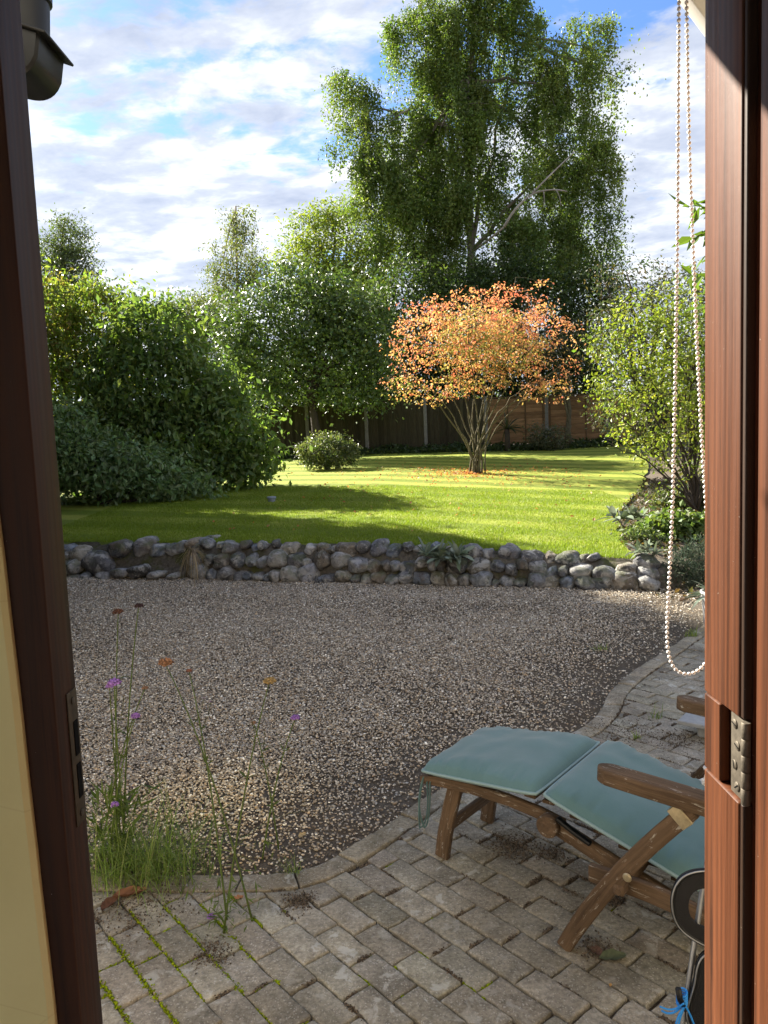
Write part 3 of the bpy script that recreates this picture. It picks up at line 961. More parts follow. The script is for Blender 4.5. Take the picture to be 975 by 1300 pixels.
autosmooth(mb.build('bracket', M_black, gut))

# bead chain of a blind hanging outside the jamb
ch = thing('bead_chain', 'loop of small cream pearl beads hanging beside the right door jamb', 'bead chain', at(867, 0, .9))
pts = [(864.5, -70), (862, 0), (861, 120), (860, 300), (857, 500), (854, 640), (850, 730), (847, 790), (847, 820), (850, 840), (857, 853), (867, 858), (879, 857), (890, 850), (899, 840), (905, 815), (906, 780), (903, 720), (897, 650), (891, 560), (884, 420), (876, 220), (873, 100), (871.5, 0), (870.5, -70)]
cp = resample(np.array([at(x, y, .905 + (.006 if i > 12 else 0)) for i, (x, y) in enumerate(pts)]), .004)
for _ in range(12): cp[1:-1] = (cp[:-2] + 2 * cp[1:-1] + cp[2:]) / 4
cp = resample(cp, .00605)
bv, bf = ico(2)
mb = MB()
for p in cp: mb.add(p + bv * .0023, bf)
mb.build('beads', M_bead, ch, smooth=True)
mb = MB(); tube(mb, cp, .0006, 5); mb.build('cord', M_cord, ch)
mb = MB(); box(mb, tuple((cp[0] + cp[-1]) / 2 + np.array([0, 0, .02])), (.03, .03, .05), bev=.004)
autosmooth(mb.build('chain_holder', M_white, ch))

# ------------------------------------------------------------------ stone wall
def stone_mesh(c, size, yaw, seed, sub=3):
    bv, _ = ico(sub)
    V = bv.copy()
    # squash towards a rounded block, then knock it about
    V = V / np.maximum(1e-6, (np.abs(V) ** 3.0).sum(1, keepdims=True) ** (1 / 3.0))
    o = Vector((seed * 7.13, seed * 3.7, seed * 1.9))
    d = np.array([.30 * mnoise.noise(Vector(v) * 1.1 + o) + .11 * mnoise.noise(Vector(v) * 2.3 + o) + .045 * mnoise.noise(Vector(v) * 5.5 + o) for v in V])
    V = V * (1 + d)[:, None] * np.array(size) / 2
    rr = random.Random(seed * 17 + 3)
    for _ in range(rr.randint(4, 8)):                       # broken flint faces
        nn = np.array([rr.gauss(0, 1), rr.gauss(-.3, 1), rr.gauss(.1, 1)]); nn /= np.linalg.norm(nn)
        hmax = (V @ nn).max(); cut = hmax * rr.uniform(.66, .93); ex = np.clip(V @ nn - cut, 0, None)
        V = V - nn * (ex * .86)[:, None]
    ca, sa = math.cos(yaw), math.sin(yaw)
    tl = random.uniform(-.38, .38)
    Rt = np.array([[math.cos(tl), 0, math.sin(tl)], [0, 1, 0], [-math.sin(tl), 0, math.cos(tl)]])
    V = V @ Rt.T
    V = np.column_stack([V[:, 0] * ca - V[:, 1] * sa, V[:, 0] * sa + V[:, 1] * ca, V[:, 2]])
    return V + np.array(c)
SCOL = [(.25, .25, .26), (.20, .205, .215), (.31, .30, .28), (.14, .14, .15), (.24, .22, .18), (.40, .385, .36), (.16, .18, .21), (.11, .105, .10), (.20, .17, .13)]
WA = math.atan(-.338)
wd = np.array([math.cos(WA), math.sin(WA)]); wn = np.array([-wd[1], wd[0]])
def wpt(x, s=0.0):
    return np.array([x, wall_y(x)]) + wn * s
swall = thing('stone_wall', 'low retaining wall of rounded flint boulders between gravel and lawn', 'stone wall', (-.6, wall_y(-.6), 0))
stones = []
def add_stone(x, s, z, wdt, dep, hgt):
    p = wpt(x, s)
    stones.append(((p[0], p[1], z), (wdt, dep, hgt)))
rs = random.Random(5)
def top_h(x): return np.interp(x, [-2.9, -1.5, .5, 1.5, 2.9], [.40, .42, .40, .35, .28])
for row in range(3):
    x = -2.52 + rs.uniform(0, .1)
    while x < 2.72:
        h = top_h(x)
        big_ = rs.random()
        wdt = rs.uniform(.09, .16) if big_ < .55 else rs.uniform(.16, .27)
        hh = wdt * rs.uniform(.62, .95)
        if row == 0:
            hh = min(hh, .21); add_stone(x + wdt / 2, .05 + rs.uniform(-.03, .03), hh * .38, wdt * 1.1, .26, hh * 1.12)
        elif row == 1:
            hh = min(max(hh, .11), .18); add_stone(x + wdt / 2, .11 + rs.uniform(-.03, .03), h * .50 + rs.uniform(-.045, .045), wdt * 1.1, .26, hh * 1.12)
        elif h > .32 or rs.random() < .5:
            hh = min(hh, .17); add_stone(x + wdt / 2, .20 + rs.uniform(-.03, .06), h - hh * .22 + rs.uniform(-.05, .03), wdt * 1.05, .24, hh * 1.1)
        x += wdt * (.93 if row < 2 or rs.random() < .75 else 1.25)
# boulders round the cement step at the left
for px, py, w_, h_, s in ((103, 704, 32, 20, .20), (126, 714, 46, 29, .08), (95, 718, 22, 20, .08), (153, 696, 38, 22, .22), (184, 694, 32, 20, .24), (204, 698, 26, 16, .24), (220, 698, 19, 14, .22), (232, 695, 21, 14, .22),
                         (247, 690, 19, 13, .24), (133, 732, 18, 11, -.06), (152, 728, 28, 12, -.08), (177, 725, 30, 14, -.08), (200, 729, 16, 9, -.06), (94, 734, 14, 9, .0), (222, 731, 12, 7, -.05), (110, 732, 14, 10, -.02), (258, 688, 16, 10, .3), (268, 684, 12, 8, .55)):
    yy = wall_y(at(px, py, 9.5)[0]) + s * 1.056
    p = at(px, py, yy); k = yy / FPX
    stones.append((tuple(p), (w_ * k * 1.05, .28, h_ * k * 1.1)))
for row in range(3):                              # the wall runs on towards the hedge
    x = -6.4
    while x < -4.25:
        wdt = rs.uniform(.14, .27)
        add_stone(x + wdt / 2, (.05, .11, .20)[row], (.07, .20, .35)[row] + rs.uniform(-.03, .03), wdt * 1.1, .26, wdt * .75); x += wdt * .95
stones.sort(key=lambda q: -q[1][0] * q[1][2] + (9 if q[0][0] < -4.2 else 0))
bf3 = ico(3)[1]
rest = MB()
for i, (c, sz) in enumerate(stones):
    V = stone_mesh(c, sz, WA + rs.uniform(-.35, .35), i + 1)
    col = np.array(rs.choice(SCOL)) * rs.uniform(.7, 1.35)
    if i < 100: mesh_obj('stone', V, bf3, M_stone, swall, cols=np.tile(col, (len(V), 1)), smooth=True)
    else: rest.add(V, bf3, col)
tag(rest.build('small_stones', M_stone, swall, smooth=True), kind='stuff')
# mortar and earth core
mb = MB()
xs_ = np.linspace(-7.0, 2.95, 110)
rows = []
for s, zf in ((.06, lambda x: 0 * x - .06), (.075, lambda x: .17 + 0 * x), (.16, lambda x: np.interp(x, [-2.9, -1.5, .5, 1.5, 2.9], [.33, .35, .33, .28, .20])), (.36, lambda x: lawn_z(x, wall_y(x) + .4) - .01)):
    P2 = np.array([wpt(x_, s) for x_ in xs_])
    z_ = zf(xs_) + .015 * np.array([mnoise.noise(Vector((x_ * 7, s * 9, 1))) for x_ in xs_])
    rows.append(np.column_stack([P2, z_]))
k = len(xs_); V = np.concatenate(rows); F = []
for r in range(3):
    a = r * k + np.arange(k - 1); F.append(np.column_stack([a, a + 1, a + 1 + k, a + k]))
mb.add(V, np.concatenate(F)); mb.build('mortar', M_mortar, swall, smooth=True)
# cement step
A, B = wpt(-3.72, -.02), wpt(-2.50, -.02)
mb = MB()
V, F = grid(np.linspace(0, 1, 30), np.linspace(0, 1, 14), lambda X, Y: 0 * X)
t, u = V[:, 0], V[:, 1]
P2 = A[None] * (1 - t[:, None]) + B[None] * t[:, None] + wn * (u * .26)[:, None]
z_ = .04 + .23 * np.clip(u * 1.1, 0, 1) + .025 * n2(P2[:, 0], P2[:, 1], 4) - .06 * (u < .02)
mb.add(np.column_stack([P2, z_]), F)
mb.build('cement_step', M_mortar, swall, smooth=True)

# ------------------------------------------------------------------ fences
FY = 26.4
def fence_z(x): return float(lawn_z(x, FY)) - .02
def px_to_x(px): return float(at(px, 540, FY)[0])
dark_f = thing('board_fence', 'dark weathered fence of upright boards with concrete posts under the green tree', 'fence', (-3, FY, fence_z(-3)))
lap_f = thing('panel_fence', 'brown lapped panel fence with concrete posts behind the orange tree', 'fence', (6, FY, fence_z(6)))
posts = [px_to_x(p) for p in (165, 240, 315, 390, 465, 540)]
last = posts[-1]
posts2 = [px_to_x(p) for p in (617, 694, 771, 848, 925, 1002)]
def conc_post(x, par, h=1.83):
    mb = MB(); z0 = fence_z(x)
    sweep(mb, [(x, FY, z0 - .1), (x, FY, z0 + .9), (x, FY, z0 + h)], .115, .10, up=(0, 1, 0), bev=.012)
    autosmooth(mb.build('post', M_conc, par))
for x in posts: conc_post(x, dark_f)
for x in posts2: conc_post(x, lap_f)
rf = random.Random(3)
for a, b_ in zip(posts, posts[1:] + [posts2[0]]):
    mb = MB(); x = a + .06; z0 = fence_z((a + b_) / 2)
    dz = rf.uniform(-.03, .04)
    while x < b_ - .1:
        wv = min(rf.uniform(.095, .125), b_ - .055 - x); c = np.array([.050, .043, .026]) * rf.uniform(.7, 1.35)
        sweep(mb, [(x + wv / 2, FY + rf.uniform(-.012, .004), z) for z in (z0 + .16, z0 + .9, z0 + 1.76 + dz + rf.uniform(-.01, .01))], wv, .016, up=(0.12, 1, 0), bev=.003, col=c)
        x += wv * .94
    for zz in (.3, .95, 1.6):
        sweep(mb, [(a + .055, FY + .04, z0 + zz), (b_ - .055, FY + .04, z0 + zz)], .05, .06, bev=.004, col=(.05, .04, .026))
    sweep(mb, [(a + .052, FY, z0 + .06), (b_ - .052, FY, z0 + .06)], .03, .2, bev=.004, col=(.055, .05, .035))
    autosmooth(mb.build('fence_panel', M_fence, dark_f))
for a, b_ in zip(posts2, posts2[1:]):
    mb = MB(); z0 = fence_z((a + b_) / 2)
    for k in range(13):
        z = z0 + .27 + k * .118; c = np.array([.235, .140, .070]) * rf.uniform(.75, 1.3)
        sweep(mb, [(a + .055, FY + .006 * (k % 2), z), ((a + b_) / 2, FY + .006 * (k % 2), z + rf.uniform(-.006, .006)), (b_ - .055, FY + .006 * (k % 2), z)], .014, .128, up=(0, -.12, 1), bev=.003, col=c)
    for t in (.03, .35, .66, .97):
        x = a + .06 + (b_ - a - .12) * t
        sweep(mb, [(x, FY - .022, z0 + .2), (x, FY - .022, z0 + .95), (x, FY - .022, z0 + 1.78)], .045, .02, up=(0, 1, 0), bev=.003, col=(.12, .075, .04))
    sweep(mb, [(a + .05, FY, z0 + 1.79), (b_ - .05, FY, z0 + 1.79)], .05, .03, bev=.004, col=(.13, .08, .04))
    autosmooth(mb.build('fence_panel', M_fence, lap_f))
    mb = MB(); sweep(mb, [(a + .05, FY, z0 + .08), (b_ - .05, FY, z0 + .08)], .04, .22, bev=.006)
    autosmooth(mb.build('gravel_board', M_conc, lap_f))

# ------------------------------------------------------------------ foliage
def leaf_quads(C, L, asp, rng, upb=.5, droop=.25, outw=None, axis=None, fold=.12):
    n = len(C)
    nv = rng.normal(size=(n, 3)) * .75 + np.array([0, 0, upb])
    if outw is not None: nv = nv + outw * .45
    nv = nrm(nv)
    a = rng.normal(size=(n, 3)) + np.array([0, 0, -droop * 2])
    if axis is not None: a = a * .5 + axis
    a = nrm(a - nv * (a * nv).sum(1, keepdims=True))
    b_ = np.cross(nv, a)
    L = np.broadcast_to(np.asarray(L), (n,))[:, None]
    W = L * asp * rng.uniform(.8, 1.2, (n, 1))
    mid = C + a * L * .45
    V = np.stack([C, mid + b_ * W * .5 + nv * W * fold, C + a * L - nv * L * .06, mid - b_ * W * .5 + nv * W * fold], 1).reshape(-1, 3)
    return V, np.arange(4 * n).reshape(-1, 4)

def blobs_world(blobs, Y, depth=.85):
    o = []
    for bl in blobs:
        px, py, rx, ry = bl[:4]
        y = Y + (bl[4] if len(bl) > 4 else 0)
        k = y / FPX
        o.append((at(px, py, y), np.array([rx * k, depth * .5 * (rx + ry) * k, ry * k])))
    return o

def sample_blobs(bl, n, rng, shell=.5):
    vol = np.array([np.prod(r) ** .8 for _, r in bl]); idx = rng.choice(len(bl), n, p=vol / vol.sum())
    C = np.array([c for c, _ in bl]); Rr = np.array([r for _, r in bl])
    d = nrm(rng.normal(size=(n, 3)))
    rad = rng.random(n) ** (1 / (3 + 4 * shell))
    return C[idx] + d * rad[:, None] * Rr[idx], d, idx

def palette(pal, n, rng, j=.16):
    pal = np.array(pal, float)
    i = rng.integers(0, len(pal), n); k = rng.integers(0, len(pal), n); t = rng.random((n, 1))
    return (pal[i] * t + pal[k] * (1 - t)) * rng.uniform(1 - j, 1 + j, (n, 1))

LEAFK = 1.45
def crown(bl, K, per, sigma, size, asp, pal, seed, shell=.5, upb=.5, droop=.3, flat=.7):
    """leaf clumps spread through a crown's volume"""
    rng = np.random.default_rng(seed)
    P, d, bi = sample_blobs(bl, K, rng, shell)
    o = rng.random(K) < .13                              # sprigs that stand out of the outline
    cc_ = np.array([c for c, _ in bl])[bi]; rr_ = np.array([r for _, r in bl])[bi]
    P = np.where(o[:, None], cc_ + d * rr_ * rng.uniform(.95, 1.25, (K, 1)), P)
    m = np.where(o, rng.poisson(per * .55, K), rng.poisson(per, K)).clip(2)
    idx = np.repeat(np.arange(K), m); n = len(idx)
    sg = sigma * rng.uniform(.6, 1.5, K)
    off = rng.normal(size=(n, 3)) * sg[idx][:, None] * np.array([1, 1, flat])
    C = P[idx] + off
    V, F = leaf_quads(C, size * rng.uniform(.65, 1.35, n), asp, rng, upb, droop, d[idx])
    c = LEAFK * palette(pal, K, rng)[idx] * rng.uniform(.72, 1.3, (n, 1)) * (1 + rng.normal(0, .06, (n, 3)))
    return V, F, np.repeat(c.clip(.003, 1), 4, 0), P

def strands(bl, K, L, per_m, size, asp, pal, seed, shell=.3, sway=.10, spread=.05, bunch=14, bw=.28):
    """drooping birch twigs hung with small leaves, gathered in curtains under the boughs"""
    rng = np.random.default_rng(seed)
    G = max(4, K // bunch)
    P0, d0, _ = sample_blobs(bl, G, rng, shell)
    g = rng.integers(0, G, K)
    gl = rng.uniform(*L, G)
    P = P0[g] + rng.normal(size=(K, 3)) * np.array([bw, bw, bw * .55])
    P[:, 2] += gl[g] * .35
    ln = gl[g] * rng.uniform(.45, 1.1, K)
    m = (ln * per_m).astype(int).clip(3)
    idx = np.repeat(np.arange(K), m); n = len(idx)
    t = rng.random(n) ** .85
    hd = rng.normal(size=(K, 2)) * sway
    C = P[idx].copy()
    C[:, :2] += (hd[idx] * (1 - (1 - t[:, None]) ** 2)) * 2.0
    C[:, 2] += ln[idx] * (.30 * t * (1 - t) * 2 - t ** 1.3)
    C += rng.normal(size=(n, 3)) * spread
    V, F = leaf_quads(C, size * rng.uniform(.6, 1.35, n), asp, rng, .15, .7)
    c = LEAFK * palette(pal, G, rng)[g[idx]] * rng.uniform(.75, 1.3, (n, 1)) * (1 + rng.normal(0, .06, (n, 3)))
    return V, F, np.repeat(c.clip(.003, 1), 4, 0), P

def limbs(mb, base, targets, r0, rng, col=(1, 1, 1), bend=.25, fork=None, n=10, sides=7, tip=.15, wob=.04):
    """tapered limbs from a base (or points up the stem) to targets; returns sample points with radii"""
    S, Rd = [], []
    for t in targets:
        a = np.array(base if fork is None else fork[int(rng.integers(len(fork)))], float)
        t = np.array(t, float)
        mid = (a + t) / 2
        mid[:2] += (a[:2] - t[:2]) * bend; mid[2] += abs(t[2] - a[2]) * .10
        p = bez(a, mid, t, n)
        L = np.linalg.norm(t - a)
        p[1:-1] += rng.normal(size=(n - 2, 3)) * wob * L / 3
        rr = r0 * (1 - np.linspace(0, 1, n)) ** .8 + r0 * tip
        tube(mb, p, rr, sides, col)
        S.append(p[2:]); Rd.append(rr[2:])
    return np.concatenate(S), np.concatenate(Rd)

def twigs(mb, S, Rd, pts, rng, rmax=.02, col=(1, 1, 1), sides=4, droop=.0, maxlen=9):
    for p in pts:
        i = int(np.argmin(((S - p) ** 2).sum(1) + 1e-3 * rng.random(len(S))))
        a = S[i]; L = np.linalg.norm(p - a)
        if L > maxlen: continue
        mid = (a + p) / 2 + rng.normal(size=3) * .10 * L + np.array([0, 0, .12 * L])
        q = bez(a, mid, p + np.array([0, 0, -droop * L]), 5)
        r0 = min(Rd[i] * .6, rmax)
        tube(mb, q, np.linspace(r0, r0 * .3, 5), sides, col, cap=False)

GREEN = [(.040, .075, .016), (.055, .095, .018), (.070, .11, .022), (.045, .082, .025)]
def tree(name, label, cat, base, bl, limb_t, bark, crowns, r0, seed, leafmat=None, nt_=120, stem=None, group=None, bend=.2, rmax=.02, bcol=(1, 1, 1), twig_droop=0.0, twmax=9):
    """a tapered trunk with limbs (part trunk) and leaf clumps (part crown)"""
    rng = np.random.default_rng(seed)
    th = thing(name, label, cat, base, group)
    mb = MB()
    base = np.array(base, float)
    if stem is not None:
        stem = np.array(stem, float)
        tube(mb, stem, np.linspace(r0, r0 * .35, len(stem)) * np.where(np.arange(len(stem)) == 0, 1.35, 1), 10, bcol)
        fork = stem[len(stem) // 3:]
        S, Rd = limbs(mb, None, limb_t, r0 * .42, rng, bcol, bend, fork)
        S = np.concatenate([S, stem[len(stem) // 2:]]); Rd = np.concatenate([Rd, np.full(len(stem) - len(stem) // 2, r0 * .4)])
    else:
        S, Rd = limbs(mb, base, limb_t, r0, rng, bcol, bend)
    Vs, Fs, Cs, off, Ps = [], [], [], 0, []
    for V, F, c, P in crowns:
        Vs.append(V); Fs.append(F + off); Cs.append(c); off += len(V); Ps.append(P)
    P = np.concatenate(Ps)
    twigs(mb, S, Rd, P[rng.choice(len(P), min(nt_, len(P)), replace=False)], rng, rmax, bcol, droop=twig_droop, maxlen=twmax)
    mb.build('trunk', bark, th, smooth=True)
    mesh_obj('crown', np.concatenate(Vs), np.concatenate(Fs), leafmat or M_leaf, th, cols=np.concatenate(Cs))
    return th

def gz(x, y): return float(lawn_z(x, y)) - .02

# --- big silver birch
Y = 31.5
birch_b = [(570, 10, 54, 40), (632, 0, 40, 38), (540, 62, 44, 42), (600, 80, 62, 55), (650, 62, 40, 52), (600, -50, 70, 40),
           (447, 142, 26, 34), (441, 200, 22, 46), (474, 160, 30, 40), (492, 220, 36, 50), (455, 255, 24, 30),
           (560, 160, 52, 60), (622, 180, 52, 62), (540, 250, 52, 50), (600, 270, 60, 56), (660, 262, 52, 58), (520, 320, 60, 36), (600, 340, 80, 40),
           (742, 66, 42, 30), (772, 58, 30, 24), (728, 112, 46, 34), (787, 105, 24, 24), (718, 180, 50, 56), (765, 160, 30, 24), (750, 240, 34, 36), (702, 265, 46, 56),
           (737, 312, 34, 40), (668, 335, 70, 40), (762, 330, 24, 34), (690, 130, 30, 34), (520, 180, 26, 30)]
bl = blobs_world(birch_b, Y)
bpal = [(.075, .115, .027), (.100, .142, .034), (.056, .090, .022), (.118, .155, .040)]
c1 = strands(bl, 12500, (.9, 2.9), 15, .10, .62, bpal, 101, .45, .05, .055, 34, .20)
c2 = crown(bl, 950, 16, .28, .12, .62, bpal, 102, .2)
tb = np.array([at(600, 560, Y)[0], Y, gz(3.4, 26)])
stem = [tb, at(599, 480, Y), at(600, 400, Y), at(598, 320, Y), at(595, 240, Y), at(592, 170, Y), at(596, 100, Y), at(603, 30, Y), at(610, -40, Y)]
lt = [at(445, 130, Y), at(500, 150, Y - .8), at(540, 60, Y + .5), at(640, 0, Y), at(660, 70, Y + 1), at(745, 60, Y), at(790, 100, Y + .6), at(720, 110, Y - .8), at(720, 200, Y - 1), at(760, 240, Y), at(500, 230, Y), at(660, 190, Y + 1.2), at(560, 160, Y - 1.2)]
birch = tree('birch_tree', 'tall weeping silver birch with hanging green curtains rising behind the fence', 'tree', tb, bl, lt, M_birch, [c1, c2], .20, 1, stem=stem, nt_=420, rmax=.018, bcol=(.62, .60, .58), twmax=1.8, bend=.12)
# a bare pale bough that shows in front of the leaves
mb = MB()
A = at(640, 288, Y - 2.4)
for q, r_ in ((bez(A, at(655, 258, Y - 2.5), at(678, 245, Y - 2.6), 8), .055), (bez(at(678, 245, Y - 2.6), at(700, 238, Y - 2.6), at(720, 243, Y - 2.5), 8), .035), (bez(at(676, 245, Y - 2.6), at(700, 220, Y - 2.5), at(730, 192, Y - 2.3), 8), .035),
              (bez(at(690, 243, Y - 2.6), at(692, 252, Y - 2.6), at(690, 262, Y - 2.6), 5), .02), (bez(at(706, 241, Y - 2.6), at(712, 250, Y - 2.6), at(712, 262, Y - 2.6), 5), .02), (bez(at(598, 320, Y), at(615, 310, Y - 1.2), A, 8), .06)):
    tube(mb, q, np.linspace(r_, r_ * .55, len(q)), 7)
o = mb.build('bare_bough', M_birch, birch, smooth=True); o['label'] = 'bare pale forked bough'

# --- dark evergreen mass behind the fence
Y = 28.6
ev_b = [(520, 395, 56, 66), (590, 420, 70, 70), (680, 415, 66, 84), (750, 420, 46, 84), (766, 370, 22, 40), (480, 430, 40, 60), (640, 360, 60, 40), (560, 480, 70, 40), (700, 490, 80, 40)]
bl = blobs_world(ev_b, Y, .6)
epal = [(.026, .046, .013), (.036, .058, .016), (.030, .050, .02), (.05, .072, .018)]
tree('evergreen_tree', 'dark evergreen tree filling the space between orange tree and birch', 'tree', (at(690, 560, Y)[0], Y, gz(6, 26)), bl, [bl[i][0] for i in range(8)], M_bark,
     [crown(bl, 2600, 20, .26, .13, .6, epal, 111, .5)], .2, 2, nt_=60)

Y = 29.5
bl = blobs_world([(330, 490, 30, 40), (375, 480, 40, 40), (425, 490, 40, 30), (465, 480, 36, 36), (300, 470, 30, 40), (520, 500, 40, 26), (560, 505, 40, 20)], Y, .6)
tree('holly_tree', 'dark shrubby tree showing through gaps above the board fence', 'tree', (at(420, 560, Y)[0], Y, 1.05), bl, [b_[0] for b_ in bl], M_bark,
     [crown(bl, 1300, 16, .26, .14, .6, [(.03, .05, .016), (.05, .07, .02)], 115, .4)], .12, 22, nt_=40)
# --- pale feathery tree
Y = 34
pl_b = [(398, 292, 34, 24), (440, 312, 50, 46), (378, 332, 36, 28), (470, 345, 40, 40), (418, 272, 26, 16), (500, 300, 30, 44), (430, 365, 60, 30), (375, 296, 12, 8)]
bl = blobs_world(pl_b, Y)
ppal = [(.13, .17, .028), (.17, .20, .04), (.11, .15, .03)]
tree('feathery_tree', 'pale yellow green feathery tree left of the birch', 'tree', (at(440, 560, Y)[0], Y, 1.1), bl, [b_[0] for b_ in bl], M_bark,
     [crown(bl, 1300, 16, .30, .16, .42, ppal, 121, .4, .8, .2, .35)], .16, 3, nt_=100)

# --- apple tree in front of the fence
Y = 25.0
ap_b = [(335, 405, 42, 44), (385, 392, 56, 44), (440, 402, 48, 56), (420, 452, 56, 46), (350, 458, 46, 40), (472, 440, 34, 52), (308, 436, 24, 38), (380, 356, 44, 22), (440, 492, 44, 20), (358, 494, 30, 18), (482, 490, 24, 20), (405, 420, 50, 40), (345, 503, 36, 16), (430, 503, 44, 14), (478, 506, 26, 14), (292, 405, 26, 36), (300, 470, 20, 36)]
bl = blobs_world(ap_b, Y)
apal = [(.058, .095, .026), (.075, .115, .028), (.045, .075, .024), (.10, .14, .034)]
ab = np.array([at(403, 578, Y)[0], Y, gz(-2.1, Y)])
stem = [ab, at(401, 545, Y), at(397, 515, Y), at(396, 490, Y), at(402, 465, Y), at(408, 440, Y)]
tree('apple_tree', 'broad green fruit tree with dark leaning trunk before the board fence', 'tree', ab, bl, [bl[i][0] for i in range(11)], M_bark,
     [crown(bl, 1250, 16, .28, .12, .62, apal, 131, .4), crown(bl, 240, 36, .22, .14, .62, [(.075, .11, .03), (.055, .088, .034)], 132, 1.0)], .16, 4, M_orchard, stem=stem, nt_=160, rmax=.03)

# --- far weeping birch, willow, left conifer
Y = 47
bl = blobs_world([(300, 285, 20, 26), (305, 328, 30, 42), (290, 372, 26, 28), (325, 352, 22, 30), (298, 264, 8, 12), (278, 350, 16, 26)], Y)
wpal = [(.085, .105, .035), (.11, .125, .05), (.07, .09, .035)]
b0 = np.array([at(303, 560, Y)[0], Y, 1.1])
tree('weeping_birch', 'slender pale weeping birch standing far back against the clouds', 'tree', b0, bl, [bl[i][0] for i in (1, 2, 3, 5)], M_birch,
     [strands(bl, 900, (.8, 2.2), 9, .15, .5, wpal, 141, .3, .14, .10)], .14, 5, stem=[b0, at(303, 450, Y), at(302, 380, Y), at(300, 320, Y), at(299, 262, Y)], nt_=60)
Y = 41
bl = blobs_world([(243, 392, 30, 20), (228, 412, 28, 24), (270, 402, 24, 28), (255, 430, 40, 30)], Y)
tree('willow_tree', 'grey green willow top between left bushes and apple tree', 'tree', (at(250, 560, Y)[0], Y, 1.1), bl, [b_[0] for b_ in bl], M_bark,
     [strands(bl, 700, (.5, 1.5), 12, .17, .35, [(.075, .092, .04), (.10, .115, .05)], 151, .3, .2, .14), crown(bl, 300, 14, .3, .16, .4, [(.08, .098, .04)], 152)], .14, 6, nt_=40)
Y = 36
bl = blobs_world([(88, 305, 24, 26), (92, 345, 30, 30), (68, 335, 24, 32), (90, 385, 34, 30), (80, 288, 10, 10)], Y)
tree('cypress_tree', 'dusky rounded tree at the far left above the bushes', 'tree', (at(88, 560, Y)[0], Y, 1.1), bl, [b_[0] for b_ in bl], M_bark,
     [crown(bl, 900, 15, .24, .15, .35, [(.045, .065, .028), (.065, .085, .035)], 161, .6, .2, -.4)], .16, 7, nt_=50)

# --- shrubs on the left
Y = 17.6
bl = blobs_world([(96, 500, 60, 44), (150, 470, 40, 40), (88, 378, 42, 32), (130, 402, 42, 36), (152, 372, 20, 16), (88, 440, 40, 50), (180, 405, 28, 30), (122, 462, 46, 40), (60, 400, 30, 50), (30, 440, 40, 60)], Y)
ypal = [(.12, .18, .035), (.16, .20, .04), (.10, .15, .032), (.17, .14, .045)]
tree('cherry_shrub', 'tall yellow green shrub with reddish tips behind the dark bushes at left', 'shrub', (at(110, 600, Y)[0], Y, gz(-7, Y)), bl, [b_[0] for b_ in bl], M_bark,
     [crown(bl, 1100, 16, .16, .125, .42, ypal, 171, .5, .3, .7)], .06, 8, nt_=120, rmax=.012)
Y = 16.4
bl = blobs_world([(196, 424, 54, 48), (190, 488, 80, 56), (248, 498, 52, 50), (298, 545, 44, 44), (150, 545, 66, 44), (222, 562, 90, 46), (318, 590, 32, 30), (258, 598, 62, 32), (180, 598, 90, 36), (334, 572, 18, 30), (60, 560, 60, 50), (170, 395, 26, 22), (282, 500, 26, 26)], Y)
hpal = [(.070, .112, .036), (.090, .138, .040), (.078, .122, .052), (.12, .165, .045)]
tree('laurel_bush', 'large dark green rounded bush spreading beside the lawn on the left', 'bush', (at(210, 620, Y)[0], Y, gz(-4.5, Y)), bl, [b_[0] for b_ in bl], M_bark,
     [crown(bl, 1150, 15, .21, .15, .48, hpal, 181, .6, .35, .6), crown(bl, 420, 13, .17, .19, .48, [(.11, .16, .04), (.08, .125, .036)], 182, 1.0, .3, .8), crown(bl, 500, 14, .16, .09, .55, [(.09, .13, .03), (.13, .17, .05)], 183, .8, .4, .3)], .05, 9, M_gloss_leaf, nt_=140, rmax=.012)
Y = 14.7
bl = blobs_world([(120, 588, 50, 44), (172, 598, 56, 34), (86, 556, 34, 44), (214, 612, 46, 24), (40, 580, 50, 56), (258, 620, 22, 12)], Y)
jpal = [(.115, .170, .080), (.145, .200, .095), (.095, .145, .064)]
tree('dogwood_bush', 'low bluish green bush in front of the large dark bush', 'bush', (at(130, 638, Y)[0], Y, gz(-5.2, Y)), bl, [b_[0] for b_ in bl], M_bark,
     [crown(bl, 650, 14, .13, .125, .48, jpal, 191, .8, .4, .5), crown(bl, 260, 14, .12, .08, .5, jpal, 192, .9, .4, .2)], .03, 10, M_gloss_leaf, nt_=90, rmax=.01)
# small clipped shrub
Y = 20.2
bl = blobs_world([(415, 572, 34, 22), (398, 578, 20, 18), (436, 577, 20, 18)], Y)
tree('box_shrub', 'small rounded dark shrub with pale leaf tips on the lawn before the fence', 'shrub', (at(415, 597, Y)[0], Y, gz(-1.4, Y)), bl, [at(400, 562, Y), at(415, 555, Y), at(430, 562, Y), at(440, 570, Y), at(390, 570, Y)], M_bark,
     [crown(bl, 420, 14, .07, .075, .5, [(.055, .075, .028), (.085, .10, .05), (.04, .06, .022), (.10, .11, .055)], 201, .8, .5, -.2)], .02, 11, M_gloss_leaf, nt_=60, rmax=.008)
